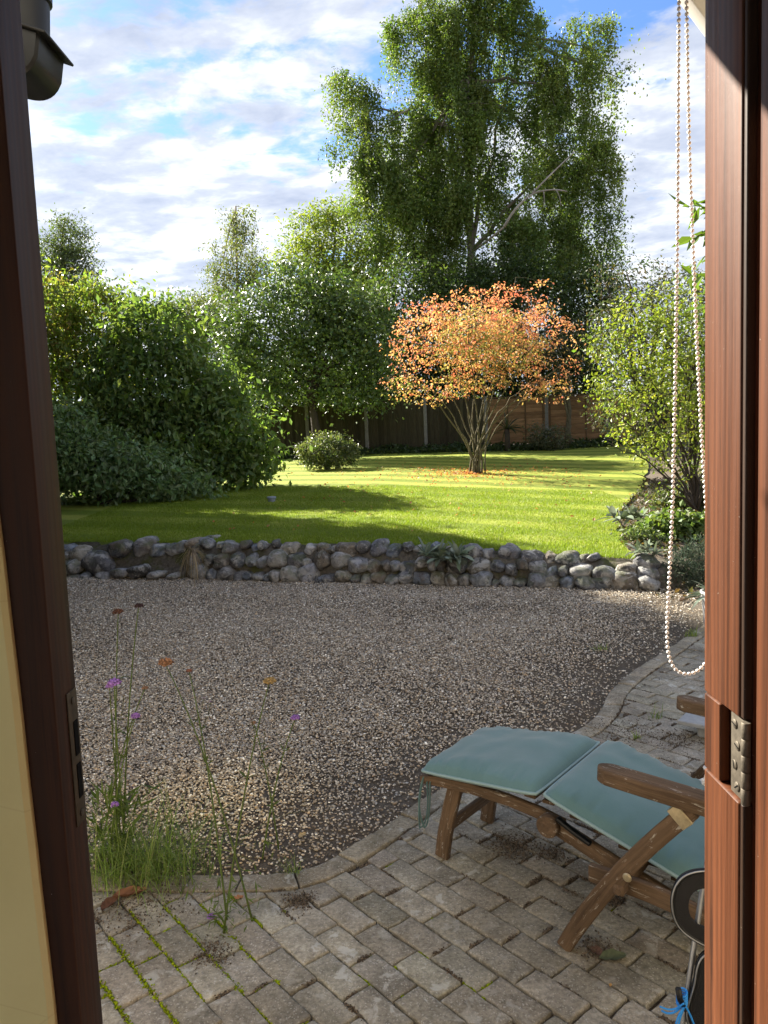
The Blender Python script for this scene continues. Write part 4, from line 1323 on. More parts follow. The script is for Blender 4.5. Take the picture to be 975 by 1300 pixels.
# added out of view on the left: a tall hedge keeps the sun off gravel and patio
bl = []
for yy in np.arange(5.0, 19.2, .8):
    hgt = np.interp(yy, [4.5, 5.4, 6.3, 7.6, 13.5, 19.0], [2.9, 3.4, 5.0, 6.6, 9.6, 10.4])
    for zz in np.arange(.5, hgt, .85):
        bl.append((np.array([-.47 * yy - 1.75, yy, min(zz, hgt - .5)]), np.array([.62, .66, .66])))
tree('shade_hedge', 'unseen tall conifer hedge along the left side of the gravel', 'shade_hedge', (-6.0, 9, 0), bl, [np.array([-.47 * y - 1.75, y, 2.4]) for y in np.arange(5.5, 18.6, 1.3)], M_bark,
     [crown(bl, 6500, 16, .22, .24, .5, [(.03, .05, .018), (.045, .065, .02)], 211, .3)], .1, 12, nt_=40)

# --- orange tree
Y = 17.8
ob = np.array([at(606, 603, Y)[0], Y, gz(2.2, Y)])
or_b = [(520, 402, 22, 16), (560, 388, 26, 14), (690, 388, 26, 14), (722, 420, 16, 12), (505, 440, 16, 14), (535, 408, 36, 22), (590, 396, 52, 28), (650, 392, 46, 28), (694, 422, 36, 26), (527, 448, 38, 24), (590, 440, 56, 32), (650, 446, 52, 30), (700, 470, 32, 20), (516, 488, 28, 15), (566, 492, 40, 15), (694, 496, 36, 15), (735, 456, 16, 8), (620, 372, 36, 12),
        (680, 362, 12, 6), (612, 478, 44, 20), (655, 350, 11, 8), (545, 512, 22, 8), (640, 372, 24, 10), (735, 440, 8, 6), (600, 420, 60, 30, -.9), (620, 430, 60, 34, .9)]
bl = blobs_world(or_b, Y, 1.0)
opal = [(.43, .18, .10), (.47, .235, .115), (.43, .26, .10), (.38, .13, .08), (.43, .30, .12)]
opal2 = [(.30, .25, .075), (.20, .22, .06), (.34, .23, .08), (.13, .17, .045)]
cA = crown(bl, 900, 9, .10, .068, .55, opal, 221, .5, .7, .35, .30)
bl2 = [bl[i + 5] for i in (5, 6, 9, 10, 14, 16, 8, 19, 20)]
cB = crown(bl2, 700, 8, .13, .068, .55, opal2, 222, .2, .7, .35, .4)
th = thing('maple_tree', 'small spreading tree with orange autumn leaves and many bare stems on the lawn', 'tree', ob)
rng = np.random.default_rng(33)
mb = MB()
tg = [(508, 470), (530, 420), (560, 395), (590, 380), (612, 372), (640, 380), (668, 395), (692, 420), (705, 470), (728, 452), (540, 490), (575, 450), (610, 430), (645, 440), (680, 480), (655, 352)]
S, Rd = [], []
for i, (px, py) in enumerate(tg):
    t = at(px, py, Y + rng.uniform(-1.0, 1.0))
    a = ob + np.array([rng.uniform(-.19, .19), rng.uniform(-.14, .14), 0])
    k = (t[0] - ob[0])
    b1 = a + np.array([k * .22, (t[1] - Y) * .2, 1.05 + rng.uniform(-.2, .2)])
    p = np.concatenate([bez(a, a + np.array([k * .04, 0, .5]), b1, 7)[:-1], bez(b1, b1 + (t - b1) * .5 + np.array([0, 0, .22]), t, 9)])
    p[1:-1] += rng.normal(size=(len(p) - 2, 3)) * .018
    rr = np.linspace(rng.uniform(.016, .030), .005, len(p))
    tube(mb, p, rr, 8)
    S.append(p[6:]); Rd.append(rr[6:])
S = np.concatenate(S); Rd = np.concatenate(Rd)
P = np.concatenate([cA[3], cB[3]])
sel = P[rng.choice(len(P), 620, replace=False)]
twigs(mb, S, Rd, sel, rng, .010)
mb.build('trunk', M_greenbark, th, smooth=True)
mesh_obj('crown', np.concatenate([cA[0], cB[0]]), np.concatenate([cA[1], cB[1] + len(cA[0])]), M_orange, th, cols=np.concatenate([cA[2], cB[2]]))

# --- right-hand shrub
Y = 11.4
rb_ = np.array([at(884, 652, Y)[0], Y, gz(4.5, Y) - .05])
rbl = [(828, 398, 46, 34), (796, 438, 44, 36), (862, 440, 46, 54), (788, 488, 38, 38), (838, 512, 50, 46), (884, 390, 30, 50), (806, 556, 34, 22), (858, 572, 44, 30), (900, 500, 50, 70), (762, 440, 16, 16), (850, 372, 20, 14)]
bl = blobs_world(rbl, Y)
rpal = [(.12, .155, .024), (.15, .185, .03), (.095, .13, .024), (.18, .20, .04)]
tree('arching_shrub', 'loose yellow green shrub on arching bare stems at the lawn corner by the door', 'shrub', rb_, bl, [b_[0] for b_ in bl] + [at(770, 560, Y), at(800, 600, Y), at(830, 590, Y - .3), at(900, 560, Y), at(765, 520, Y)], M_bark,
     [crown(bl, 720, 11, .11, .064, .55, rpal, 231, .45, .5, .2)], .020, 13, nt_=520, bend=.30, rmax=.007)
Y = 21.5
bl = blobs_world([(795, 345, 12, 20), (828, 362, 22, 30), (765, 352, 10, 20), (815, 400, 40, 40), (860, 390, 40, 50), (780, 430, 30, 60), (850, 470, 50, 60), (900, 430, 40, 80), (800, 520, 50, 40), (860, 540, 50, 30)], Y)
tree('yew_tree', 'dark bluish tree peeping over the yellow green shrub at right', 'tree', (at(830, 575, Y)[0], Y, gz(7.5, Y)), bl, [b_[0] for b_ in bl], M_bark,
     [crown(bl, 1300, 14, .18, .10, .4, [(.030, .048, .026), (.042, .062, .030), (.07, .055, .03)], 241, .6, .2, -.2)], .09, 14, nt_=120)
# thin trunk before the lap fence, with its little crown
Y = 25.9
b0 = np.array([at(722, 572, Y)[0], Y, gz(6.4, Y)])
bl = blobs_world([(715, 470, 30, 26), (735, 430, 30, 30), (700, 440, 24, 24)], Y)
tree('plum_sapling', 'thin grey trunked sapling against the brown lapped fence', 'tree', b0, bl, [b_[0] for b_ in bl], M_greenbark,
     [crown(bl, 200, 12, .16, .10, .5, [(.05, .045, .03), (.04, .055, .02)], 251)], .10, 15, stem=[b0, at(721, 545, Y), at(723, 520, Y), at(720, 495, Y), at(718, 470, Y)], nt_=40)

# cabbage palm by the fence
Y = 25.4
def spiky(name, label, cat, base, n, L, wid, pal, seed, m_, up=.5, stemh=0.0, stem_r=.05, group=None, bendk=.4, asp_pts=5):
    rng = np.random.default_rng(seed)
    th = thing(name, label, cat, base, group)
    base = np.array(base, float)
    hd = base + np.array([0, 0, stemh])
    if stemh > 0:
        mb = MB(); tube(mb, [base - (0, 0, .03), base + (0.01, 0, stemh * .5), hd], [stem_r * 1.1, stem_r, stem_r * .9], 9); mb.build('trunk', M_bark, th, smooth=True)
    mb = MB()
    for i in range(n):
        a = rng.uniform(0, 6.28); e = rng.uniform(up - .55, up + .75)
        l = L * rng.uniform(.6, 1.15)
        d = np.array([math.cos(a) * math.cos(e), math.sin(a) * math.cos(e), math.sin(e)])
        tt = np.linspace(0, 1, asp_pts)[:, None]
        p = hd + d * l * tt + np.array([0, 0, -1]) * (tt ** 2.2) * l * bendk * rng.uniform(.4, 1.3) + nrm(d) * .005
        sd_ = nrm(np.cross(d, (0, 0, 1.0)) + rng.normal(size=3) * .15)
        wv = wid * rng.uniform(.7, 1.2) * np.interp(tt[:, 0], [0, .25, .55, .85, 1], [.35, .8, 1, .6, .05])[:, None]
        nn_ = nrm(np.cross(sd_, d)) * wv * .25
        V = np.concatenate([p - sd_ * wv * .5 + nn_, p, p + sd_ * wv * .5 + nn_])
        k = asp_pts; j = np.arange(k - 1)
        F = np.concatenate([np.column_stack([j, j + 1, j + 1 + k, j + k]), np.column_stack([j + k, j + k + 1, j + 1 + 2 * k, j + 2 * k])])
        mb.add(V, F, palette(pal, 1, rng)[0] * rng.uniform(.7, 1.3))
    mb.build('foliage', m_, th, smooth=True)
    return th
x0 = at(644, 560, Y)[0]
spiky('cabbage_palm', 'small spiky palm on a stubby trunk by the fence behind the orange tree', 'palm', (x0, Y, gz(x0, Y)), 46, .85, .045, [(.035, .05, .02), (.05, .065, .03)], 5, M_leaf, .35, .75, .09)

# woolly grey lamb's ears, lavender, leafy border plants
SAGE = [(.21, .25, .185), (.27, .31, .24), (.17, .21, .145), (.13, .17, .09)]
def lamb(px, py, y, label, n, L, seed, spread=.12, zoff=0):
    p = at(px, py, y)
    rng = np.random.default_rng(seed)
    th = thing('lambs_ear', label, 'plant', p, 'silver leaved lamb\'s ears')
    mb = MB()
    for hd in range(5):
        c = p + np.array([rng.normal(0, spread), rng.normal(0, spread * .4), rng.uniform(-.02, .03)])
        for i in range(n // 5):
            a = rng.uniform(0, 6.28); e = rng.uniform(-.1, 1.35); l = L * rng.uniform(.6, 1.15)
            d = np.array([math.cos(a) * math.cos(e), math.sin(a) * math.cos(e), math.sin(e)])
            tt = np.linspace(0, 1, 6)[:, None]
            q = c + d * l * tt + np.array([0, 0, -1]) * tt ** 2 * l * .35 * rng.uniform(.2, 1.3)
            sd_ = nrm(np.cross(d, (0, 0, 1.0)) + rng.normal(size=3) * .2)
            wv = L * .27 * np.interp(tt[:, 0], [0, .2, .5, .8, 1], [.25, .75, 1, .75, .08])[:, None] * rng.uniform(.8, 1.2)
            nn_ = nrm(np.cross(sd_, d)) * wv * .22
            V = np.concatenate([q - sd_ * wv * .5 + nn_, q, q + sd_ * wv * .5 + nn_]); j = np.arange(5)
            mb.add(V, np.concatenate([np.column_stack([j, j + 1, j + 7, j + 6]), np.column_stack([j + 6, j + 7, j + 13, j + 12])]), palette(SAGE, 1, rng)[0])
    mb.build('foliage', M_sage, th, smooth=True)
lamb(566, 708, 8.32, 'silver woolly leaved plant spilling over the middle of the stone wall', 75, .24, 61, .13)
lamb(793, 658, 9.9, 'silver woolly leaved plant at the lawn corner, largest near the bare stems', 60, .26, 62, .16)
lamb(818, 702, 7.85, 'small silver woolly leaved plant on the right end of the stone wall', 35, .18, 63, .08)
def low_plant(name, label, blobs, Y, K, per, sg, size, asp, pal, seed, base, m_=None, upb=.6, droop=.2, group=None):
    bl = blobs_world(blobs, Y)
    return tree(name, label, 'plant', base, bl, [b_[0] for b_ in bl], M_greenbark, [crown(bl, K, per, sg, size, asp, pal, seed, .6, upb, droop)], .008, seed, m_, nt_=40, rmax=.004, group=group)
low_plant('lavender', 'dark blue green lavender mound at the end of the stone wall', [(872, 722, 24, 28), (888, 715, 24, 34), (862, 735, 16, 16)], 7.7, 330, 12, .03, .055, .16, [(.045, .065, .045), (.03, .045, .03), (.065, .08, .055)], 71, (at(878, 750, 7.7)[0], 7.7, .0), M_sage, .2, -.8)
low_plant('geranium', 'green leafy border plant beneath the bare stems of the right shrub', [(850, 668, 34, 16), (884, 672, 26, 20), (832, 684, 24, 12)], 9.3, 240, 9, .06, .075, .75, [(.065, .10, .026), (.085, .12, .035)], 72, (at(858, 695, 9.3)[0], 9.3, .22))
low_plant('hydrangea', 'dull green leafy plant filling the ground behind the border at the bare stems', [(862, 640, 30, 20), (892, 628, 24, 28), (838, 655, 20, 12)], 11.9, 420, 10, .08, .075, .6, [(.055, .085, .026), (.075, .10, .035), (.08, .07, .035)], 76, (at(866, 662, 11.9)[0], 11.9, .3))
low_plant('campanula', 'low pale green plant between the silver plants on the lawn corner', [(828, 690, 22, 10), (806, 676, 14, 7)], 9.0, 120, 9, .04, .05, .6, [(.085, .12, .04), (.11, .135, .06)], 73, (at(822, 705, 9.0)[0], 9.0, .22))
low_plant('cotoneaster', 'wiry grey green shrub at the foot of the brown fence left of its post', [(684, 553, 16, 14)], 25.3, 90, 8, .12, .09, .5, [(.06, .07, .04), (.09, .09, .06)], 74, (at(684, 572, 25.3)[0], 25.3, gz(5.2, 25.3)))
low_plant('cotoneaster', 'wiry grey green shrub at the foot of the brown fence right of its post', [(706, 556, 14, 14)], 25.2, 90, 8, .12, .09, .5, [(.07, .08, .045), (.09, .09, .06)], 75, (at(706, 572, 25.2)[0], 25.2, gz(5.7, 25.2)))
# ivy along the foot of the fences
rng = np.random.default_rng(44)
n = 13000
x = rng.uniform(-6, 10, n); d = np.abs(rng.normal(0, .35, n)); y = 26.2 - d
hmax = .26 + .14 * np.array([mnoise.noise(Vector((a * 1.3, 0, 0))) for a in x])
C = np.column_stack([x, y, lawn_z(x, y) + rng.random(n) * hmax * np.clip(1 - d * .8, .1, 1)])
V, F = leaf_quads(C, .10 * rng.uniform(.6, 1.3, n), .75, rng, .7, .2)
tag(mesh_obj('ivy', V, F, M_leaf, cols=np.repeat(palette([(.035, .06, .018), (.05, .08, .024), (.065, .09, .03)], n, rng), 4, 0)), kind='stuff')
# border debris / leaves in the right-hand bed
n = 16000
x = rng.uniform(2.6, 7, n); y = rng.uniform(7.2, 16, n)
ok = x > bed_edge(y) - .05
x, y = x[ok], y[ok]; n = len(x)
C = np.column_stack([x, y, terrain_z(x, y) + rng.random(n) * .06 + .015])
V, F = leaf_quads(C, .06 * rng.uniform(.5, 1.3, n), .6, rng, 1.0, 0)
tag(mesh_obj('leaf_litter', V, F, M_leaf, cols=np.repeat(palette([(.08, .055, .03), (.05, .07, .022), (.12, .075, .04), (.05, .035, .025), (.06, .085, .03)], n, rng), 4, 0)), kind='stuff')
# orange leaves dropped round the orange tree, a few blown further
n = 1500
a = rng.uniform(0, 6.28, n); r_ = np.abs(rng.normal(0, 1.35, n))
x = ob[0] - .2 + np.cos(a) * r_ * 1.1; y = ob[1] + np.sin(a) * r_ * 1.25
n2_ = 260
x = np.concatenate([x, rng.uniform(-2.5, 5, n2_)]); y = np.concatenate([y, rng.uniform(9.5, 22, n2_)]); n = len(x)
ok = x < bed_edge(y); x, y = x[ok], y[ok]; n = len(x)
C = np.column_stack([x, y, lawn_z(x, y) + .02 + rng.random(n) * .015])
V, F = leaf_quads(C, .06 * rng.uniform(.6, 1.2, n), .6, rng, 1.6, 0)
tag(mesh_obj('fallen_leaves', V, F, M_orange, cols=np.repeat(palette([(.42, .14, .04), (.45, .25, .07), (.30, .10, .04), (.5, .33, .12)], n, rng), 4, 0)), kind='stuff')
# woodland far behind the gardens
bl = [(np.array([x_, 75 + 6 * math.sin(x_), 1.5 + random.uniform(0, 1.5)]), np.array([4.5, 4, random.uniform(2.5, 4.0)])) for x_ in np.arange(-75, 76, 5.0)]
V, F, c, _ = crown(bl, 3000, 10, .8, .5, .6, [(.045, .065, .025), (.06, .085, .03)], 261, .7)
tag(mesh_obj('woods', V, F, M_leaf, cols=c), kind='stuff')

# dry tuft on the wall
p = at(245, 702, 8.98)
spiky('dry_grass_tuft', 'straw coloured dead grass tuft hanging between boulders by the cement step', 'grass tuft', p, 95, .26, .008, [(.30, .23, .15), (.22, .165, .11), (.38, .30, .2)], 8, M_blade, .75, bendk=1.9, asp_pts=7)

# ------------------------------------------------------------------ verbena, grass and weeds by the patio edge
VPUR, VBRN = (.25, .13, .36), (.22, .13, .08)
def flower_head(mb, c, r_, col, rng, flat=.45, n=90):
    d = nrm(rng.normal(size=(n, 3))); d[:, 2] = np.abs(d[:, 2])
    C = c + d * r_ * rng.uniform(.6, 1, (n, 1)) * np.array([1, 1, flat * 1.6])
    V, F, k = lumps(C, r_ * rng.uniform(.09, .19, n), 1, .8, rng)
    mb.add(V, F, np.repeat(np.array(col) * rng.uniform(.5, 1.5, (n, 1)), k, 0))
def verbena(label, base, stems, seed, leaves=30, lh=.35):
    rng = np.random.default_rng(seed)
    th = thing('verbena', label, 'flower', base, 'verbenas at the patio edge')
    base = np.array(base, float)
    for (px, py, y, r_, col) in stems:
        tip = at(px, py, y)
        a = base + np.array([rng.normal(0, .035), rng.normal(0, .03), 0])
        mid = a * .45 + tip * .55 + np.array([(a[0] - tip[0]) * .12, 0, .06])
        p = bez(a, mid, tip, 14)
        mb = MB()
        tube(mb, p, np.linspace(.0040, .0018, 14), 5, np.array([.12, .17, .040]) * rng.uniform(.8, 1.3))
        for t in (.35, .55, .72):                          # paired narrow leaves at the joints
            c = p[int(t * 13)]
            for s in (1, -1):
                d = nrm(np.array([s * rng.uniform(.4, 1), rng.uniform(-.6, .6), rng.uniform(.2, .8)]))
                V, F = leaf_quads(c[None], [.05 * rng.uniform(.6, 1.2)], .16, rng, .6, 0, axis=d[None] * 3)
                mb.add(V, F, (.08, .115, .03))
        if rng.random() < .8:                                # a side shoot
            c = p[9]; e = c + np.array([rng.uniform(-.06, .06), rng.uniform(-.04, .04), rng.uniform(.06, .14)])
            tube(mb, bez(c, (c + e) / 2 + np.array([.01, 0, -.01]), e, 5), .0010, 4, (.10, .12, .035))
            flower_head(mb, e, .006, VBRN if rng.random() < .6 else VPUR, rng, n=25)
        st_ = mb.build('stem', M_blade, th, smooth=True)
        mb = MB(); flower_head(mb, tip, r_ * 1.2, col, rng, n=150); mb.build('flower_head', M_flower, st_)
    mb = MB()
    n = leaves * 4
    C = base + np.column_stack([rng.normal(0, .055, n), rng.normal(0, .045, n), rng.random(n) * lh * .6])
    V, F = leaf_quads(C, (.04 + .05 * (lh > .4)) * rng.uniform(.5, 1.3, n), .14, rng, .5, -.5, fold=.1)
    mb.add(V, F, np.repeat(palette([(.11, .17, .035), (.15, .20, .05), (.08, .13, .03)], n, rng), 4, 0))
    mb.build('foliage', M_blade, th)
verbena('verbena with tall green stems and purple heads rising from the grass clump beside the doorway', on_z(152, 1100), [(145, 868, 2.72, .022, VPUR), (172, 910, 2.78, .015, VPUR), (146, 1022, 2.70, .013, VPUR), (176, 770, 2.82, .014, (.05, .03, .03)), (150, 778, 2.92, .018, (.09, .045, .03)), (184, 874, 2.8, .010, VBRN), (139, 872, 2.8, .012, VPUR)], 81, 46, .5)
verbena('verbena with thin straw stems and brown seed heads growing through the paving', on_z(296, 1178), [(210, 843, 2.9, .026, (.25, .13, .07)), (240, 852, 2.95, .010, (.22, .10, .06)), (342, 866, 2.75, .020, (.30, .21, .09)), (268, 1164, 2.5, .012, VPUR)], 82, 22, .3)
verbena('verbena with one small purple head standing alone at the gravel edge', on_z(350, 1088), [(375, 912, 3.05, .016, VPUR), (322, 918, 3.2, .010, VBRN)], 83, 3, .15)
def grass_clump(name, label, base, n, L, wid, spread, pal, seed, cat='grass clump', bendk=.55):
    rng = np.random.default_rng(seed)
    mb = MB()
    base = np.array(base, float)
    for i in range(n):
        a = rng.uniform(0, 6.28); e = rng.uniform(.75, 1.5); l = L * rng.uniform(.35, 1.15)
        c = base + np.array([rng.normal(0, spread), rng.normal(0, spread * .6), 0])
        d = np.array([math.cos(a) * math.cos(e), math.sin(a) * math.cos(e), math.sin(e)])
        tt = np.linspace(0, 1, 6)[:, None]
        q = c + d * l * tt + (np.array([math.cos(a) * .5, math.sin(a) * .5, -.8])) * tt ** 2.3 * l * bendk * rng.uniform(.1, 1.1)
        sd_ = nrm(np.array([-math.sin(a), math.cos(a), rng.normal(0, .3)]))
        wv = wid * rng.uniform(.6, 1.3) * np.linspace(1, .08, 6)[:, None] ** .7
        V = np.concatenate([q - sd_ * wv * .5, q + sd_ * wv * .5]); j = np.arange(5)
        mb.add(V, np.column_stack([j, j + 1, j + 7, j + 6]), palette(pal, 1, rng)[0] * rng.uniform(.75, 1.3))
    o = mb.build(name, M_blade, smooth=True)
    return tag(o, label, cat)
GP = [(.16, .25, .05), (.20, .28, .065), (.13, .20, .04), (.27, .29, .11)]
grass_clump('grass_clump', 'bright green tuft of long grass on the patio edge beside the dark jamb', on_z(182, 1112), 520, .36, .0042, .11, GP, 91, bendk=.85)
grass_clump('grass_seedling', 'little upright green grass tuft at the gravel corner', on_z(371, 1108), 34, .10, .0035, .018, GP, 92, 'weed')
grass_clump('grass_seedling', 'tiny green weed between the far bricks below the bead chain', on_z(833, 912), 22, .10, .004, .02, GP, 93, 'weed')
grass_clump('grass_seedling', 'tiny flat weed in the bricks just behind the teal cushion', on_z(808, 938), 22, .06, .004, .014, GP, 94, 'weed')
grass_clump('grass_seedling', 'small green weed alone in the gravel near the curved edging', on_z(762, 826), 30, .06, .006, .03, GP, 95, 'weed')
grass_clump('grass_seedling', 'grassy weeds along the far right rim of the gravel', on_z(878, 808), 60, .10, .005, .03, GP, 96, 'weed')
# curled dead leaves
def dead_leaf(label, p, L, wv, yaw, col, seed, curl=.5):
    rng = np.random.default_rng(seed)
    mb = MB(); nu, nv_ = 12, 7
    t = np.linspace(0, 1, nu); hw = wv * np.sin(np.pi * np.clip(t, .02, .98)) ** .7 * .5
    rows = []
    for j in range(nv_):
        s = (j / (nv_ - 1)) * 2 - 1
        xx = (t - .5) * L; yy = s * hw
        zz = .004 + curl * (np.abs(s) ** 1.6 * hw * 1.2) + .25 * curl * L * (t - .5) ** 2 * 2 + .002 * np.sin(t * 17 + s * 4)
        rows.append(np.column_stack([xx * math.cos(yaw) - yy * math.sin(yaw), xx * math.sin(yaw) + yy * math.cos(yaw), zz]))
    V = np.concatenate(rows) + np.array(p)
    i = (np.arange(nv_ - 1)[:, None] * nu + np.arange(nu - 1)[None]).ravel()
    mb.add(V, np.column_stack([i, i + 1, i + 1 + nu, i + nu]), np.array(col) * rng.uniform(.7, 1.2, (len(V), 1)))
    tag(mb.build('dead_leaf', M_flower, smooth=True), label, 'leaf', 'fallen leaves on the patio')
dead_leaf('large curled brown leaf in front of the grass clump', on_z(165, 1138), .12, .05, .3, (.20, .10, .06), 1, .7)
dead_leaf('dark brown curled leaf at the foot of the left jamb', on_z(140, 1150), .09, .045, 1.2, (.13, .065, .04), 2, .6)
dead_leaf('orange brown leaf lying by the straw stemmed verbena', on_z(302, 1142), .04, .025, .4, (.36, .17, .08), 3, .4)
dead_leaf('crumpled grey green leaf under the lounger leg', on_z(778, 1217), .085, .05, 0.1, (.10, .12, .07), 4, .35)
dead_leaf('reddish torn leaf at the foot of the lounger leg', on_z(757, 1210), .05, .035, 2.0, (.13, .08, .06), 5, .4)
dead_leaf('small yellow leaf on the gravel by the curved edging', on_z(384, 1062), .045, .03, 1.0, (.45, .33, .16), 6, .4)
dead_leaf('small ochre leaf on the bricks below the lounger leg', on_z(775, 1252), .014, .009, 1.0, (.50, .30, .12), 7, .2)
dead_leaf('pale curled leaf at the right end of the gravel', on_z(868, 763), .12, .06, .5, (.30, .20, .12), 8, .6)

# ------------------------------------------------------------------ sun lounger
LU = np.array([.777, -.629, 0]); LW = np.array([.629, .777, 0])
def lp(u, w_, z): return LU * u + LW * w_ + np.array([0, 0, z])
WC = 2.512
lounger = thing('sun_lounger', 'weathered wooden steamer lounger with curved arms on the brick patio', 'lounger', lp(-1.0, WC, 0))
def part(name, mb, m_=M_teak, par=None, lab=None):
    o = autosmooth(mb.build(name, m_, par or lounger), 38)
    if lab: o['label'] = lab
    return o
for s in (-1, 1):                                           # foot section rails
    mb = MB()
    p = [lp(u, WC + s * .205, z) for u, z in ((-1.735, .318), (-1.65, .330), (-1.5, .340), (-1.35, .338), (-1.22, .325), (-1.13, .305))]
    sweep(mb, p, .026, [.030, .038, .040, .040, .042, .044], side=LW, bev=.006)
    part('foot_rail', mb)
for s in (-1, 1):                                           # front legs splay slightly
    mb = MB()
    sweep(mb, [lp(u, WC + s * .168, z) for u, z in ((-1.672, 0), (-1.655, .1), (-1.63, .2), (-1.595, .315))], .028, .058, side=LW, bev=.005)
    part('leg', mb)
mb = MB(); sweep(mb, [lp(-1.640, WC + t, .135) for t in (-.156, 0, .156)], .022, .042, up=(0, 0, 1), bev=.004); part('stretcher', mb)
for k, u in enumerate(np.linspace(-1.70, -1.20, 8)):        # slats under the cushion
    mb = MB(); z = np.interp(u, [-1.735, -1.5, -1.2], [.350, .374, .358]) + .002
    sweep(mb, [lp(u, WC + t, z) for t in (-.188, 0, .188)], .045, .012, bev=.003); part('slat', mb)
for s in (-1, 1):                                           # seat rails running down to the back
    mb = MB()
    p = [lp(u, WC + s * .232, z) for u, z in ((-1.185, .320), (-1.13, .305), (-.95, .245), (-.75, .185), (-.55, .145), (-.30, .12))]
    sweep(mb, p, .028, [.052, .056, .053, .052, .050, .050], side=LW, bev=.007)
    part('seat_rail', mb)
    mb = MB(); lathe(mb, [(.036, -.018), (.039, -.014), (.039, .014), (.036, .018)], lp(-1.165, WC + s * .255, .318), LW, 22); part('hinge_disc', mb)
for k, u in enumerate(np.linspace(-1.10, -.5, 8)):
    mb = MB(); z = np.interp(u, [-1.13, -.95, -.75, -.55], [.340, .282, .222, .180])
    sweep(mb, [lp(u, WC + t, z) for t in (-.18, 0, .18)], .05, .012, bev=.003); part('slat', mb)
for s in (-1, 1):                                           # long curved leg carrying the arm
    mb = MB()
    p = bez(lp(-1.052, WC + s * .385, 0), lp(-.90, WC + s * .385, .30), lp(-.655, WC + s * .372, .570), 12)
    sweep(mb, p, .024, np.interp(np.linspace(0, 1, 12), [0, .25, 1], [.050, .057, .052]), side=LW, bev=.005)
    part('arm_leg', mb)
    mb = MB()
    p = bez(lp(-.20, WC + s * .345, 0), lp(-.40, WC + s * .345, .28), lp(-.98, WC + s * .345, .26), 12)
    sweep(mb, p, .024, .056, side=LW, bev=.005)
    part('cross_leg', mb)
    mb = MB(); d = nrm(p[1] - p[0]); lathe(mb, [(.012, 0), (.014, .004), (.010, .008)], lp(-.835, WC + s * .399, .318), LW * s, 14); part('bolt', mb, M_plate)
    mb = MB()
    n = 14
    uu = np.concatenate([-.938 + .036 * (1 - np.cos(np.linspace(0, math.pi / 2, 7))), np.linspace(-.85, -.12, 8)])
    ww = np.interp(uu, [-.938, -.933, -.923, -.913, -.902, -.7, -.12], [.012, .034, .050, .060, .068, .072, .058])
    zz = np.interp(uu, [-.938, -.6, -.12], [.607, .590, .555])
    sweep(mb, [lp(u, WC + s * .365, z) for u, z in zip(uu, zz)], ww, .048, bev=.008, side=LW)
    part('armrest', mb)
    mb = MB(); sweep(mb, [lp(-.700, WC + s * .374, .528), lp(-.672, WC + s * .374, .556)], .029, .064, side=LW, bev=.002)
    part('bracket', mb, M_plate)
mb = MB(); sweep(mb, [lp(-.865, WC + t, .262) for t in (-.40, -.2, 0, .2, .40)], .034, .034, bev=.008); part('crossbar', mb)
for s in (-1, 1):                                           # backrest behind the door jamb
    mb = MB(); sweep(mb, [lp(u, WC + s * .24, z) for u, z in ((-.42, .16), (-.1, .48), (.22, .85))], .028, .05, side=LW, bev=.006); part('back_rail', mb)
for k in range(7):
    t = k / 6; mb = MB()
    sweep(mb, [lp(-.35 + .55 * t, WC + a, .235 + .60 * t) for a in (-.225, 0, .225)], .05, .012, up=(-.7, 0, .7), bev=.003); part('slat', mb)

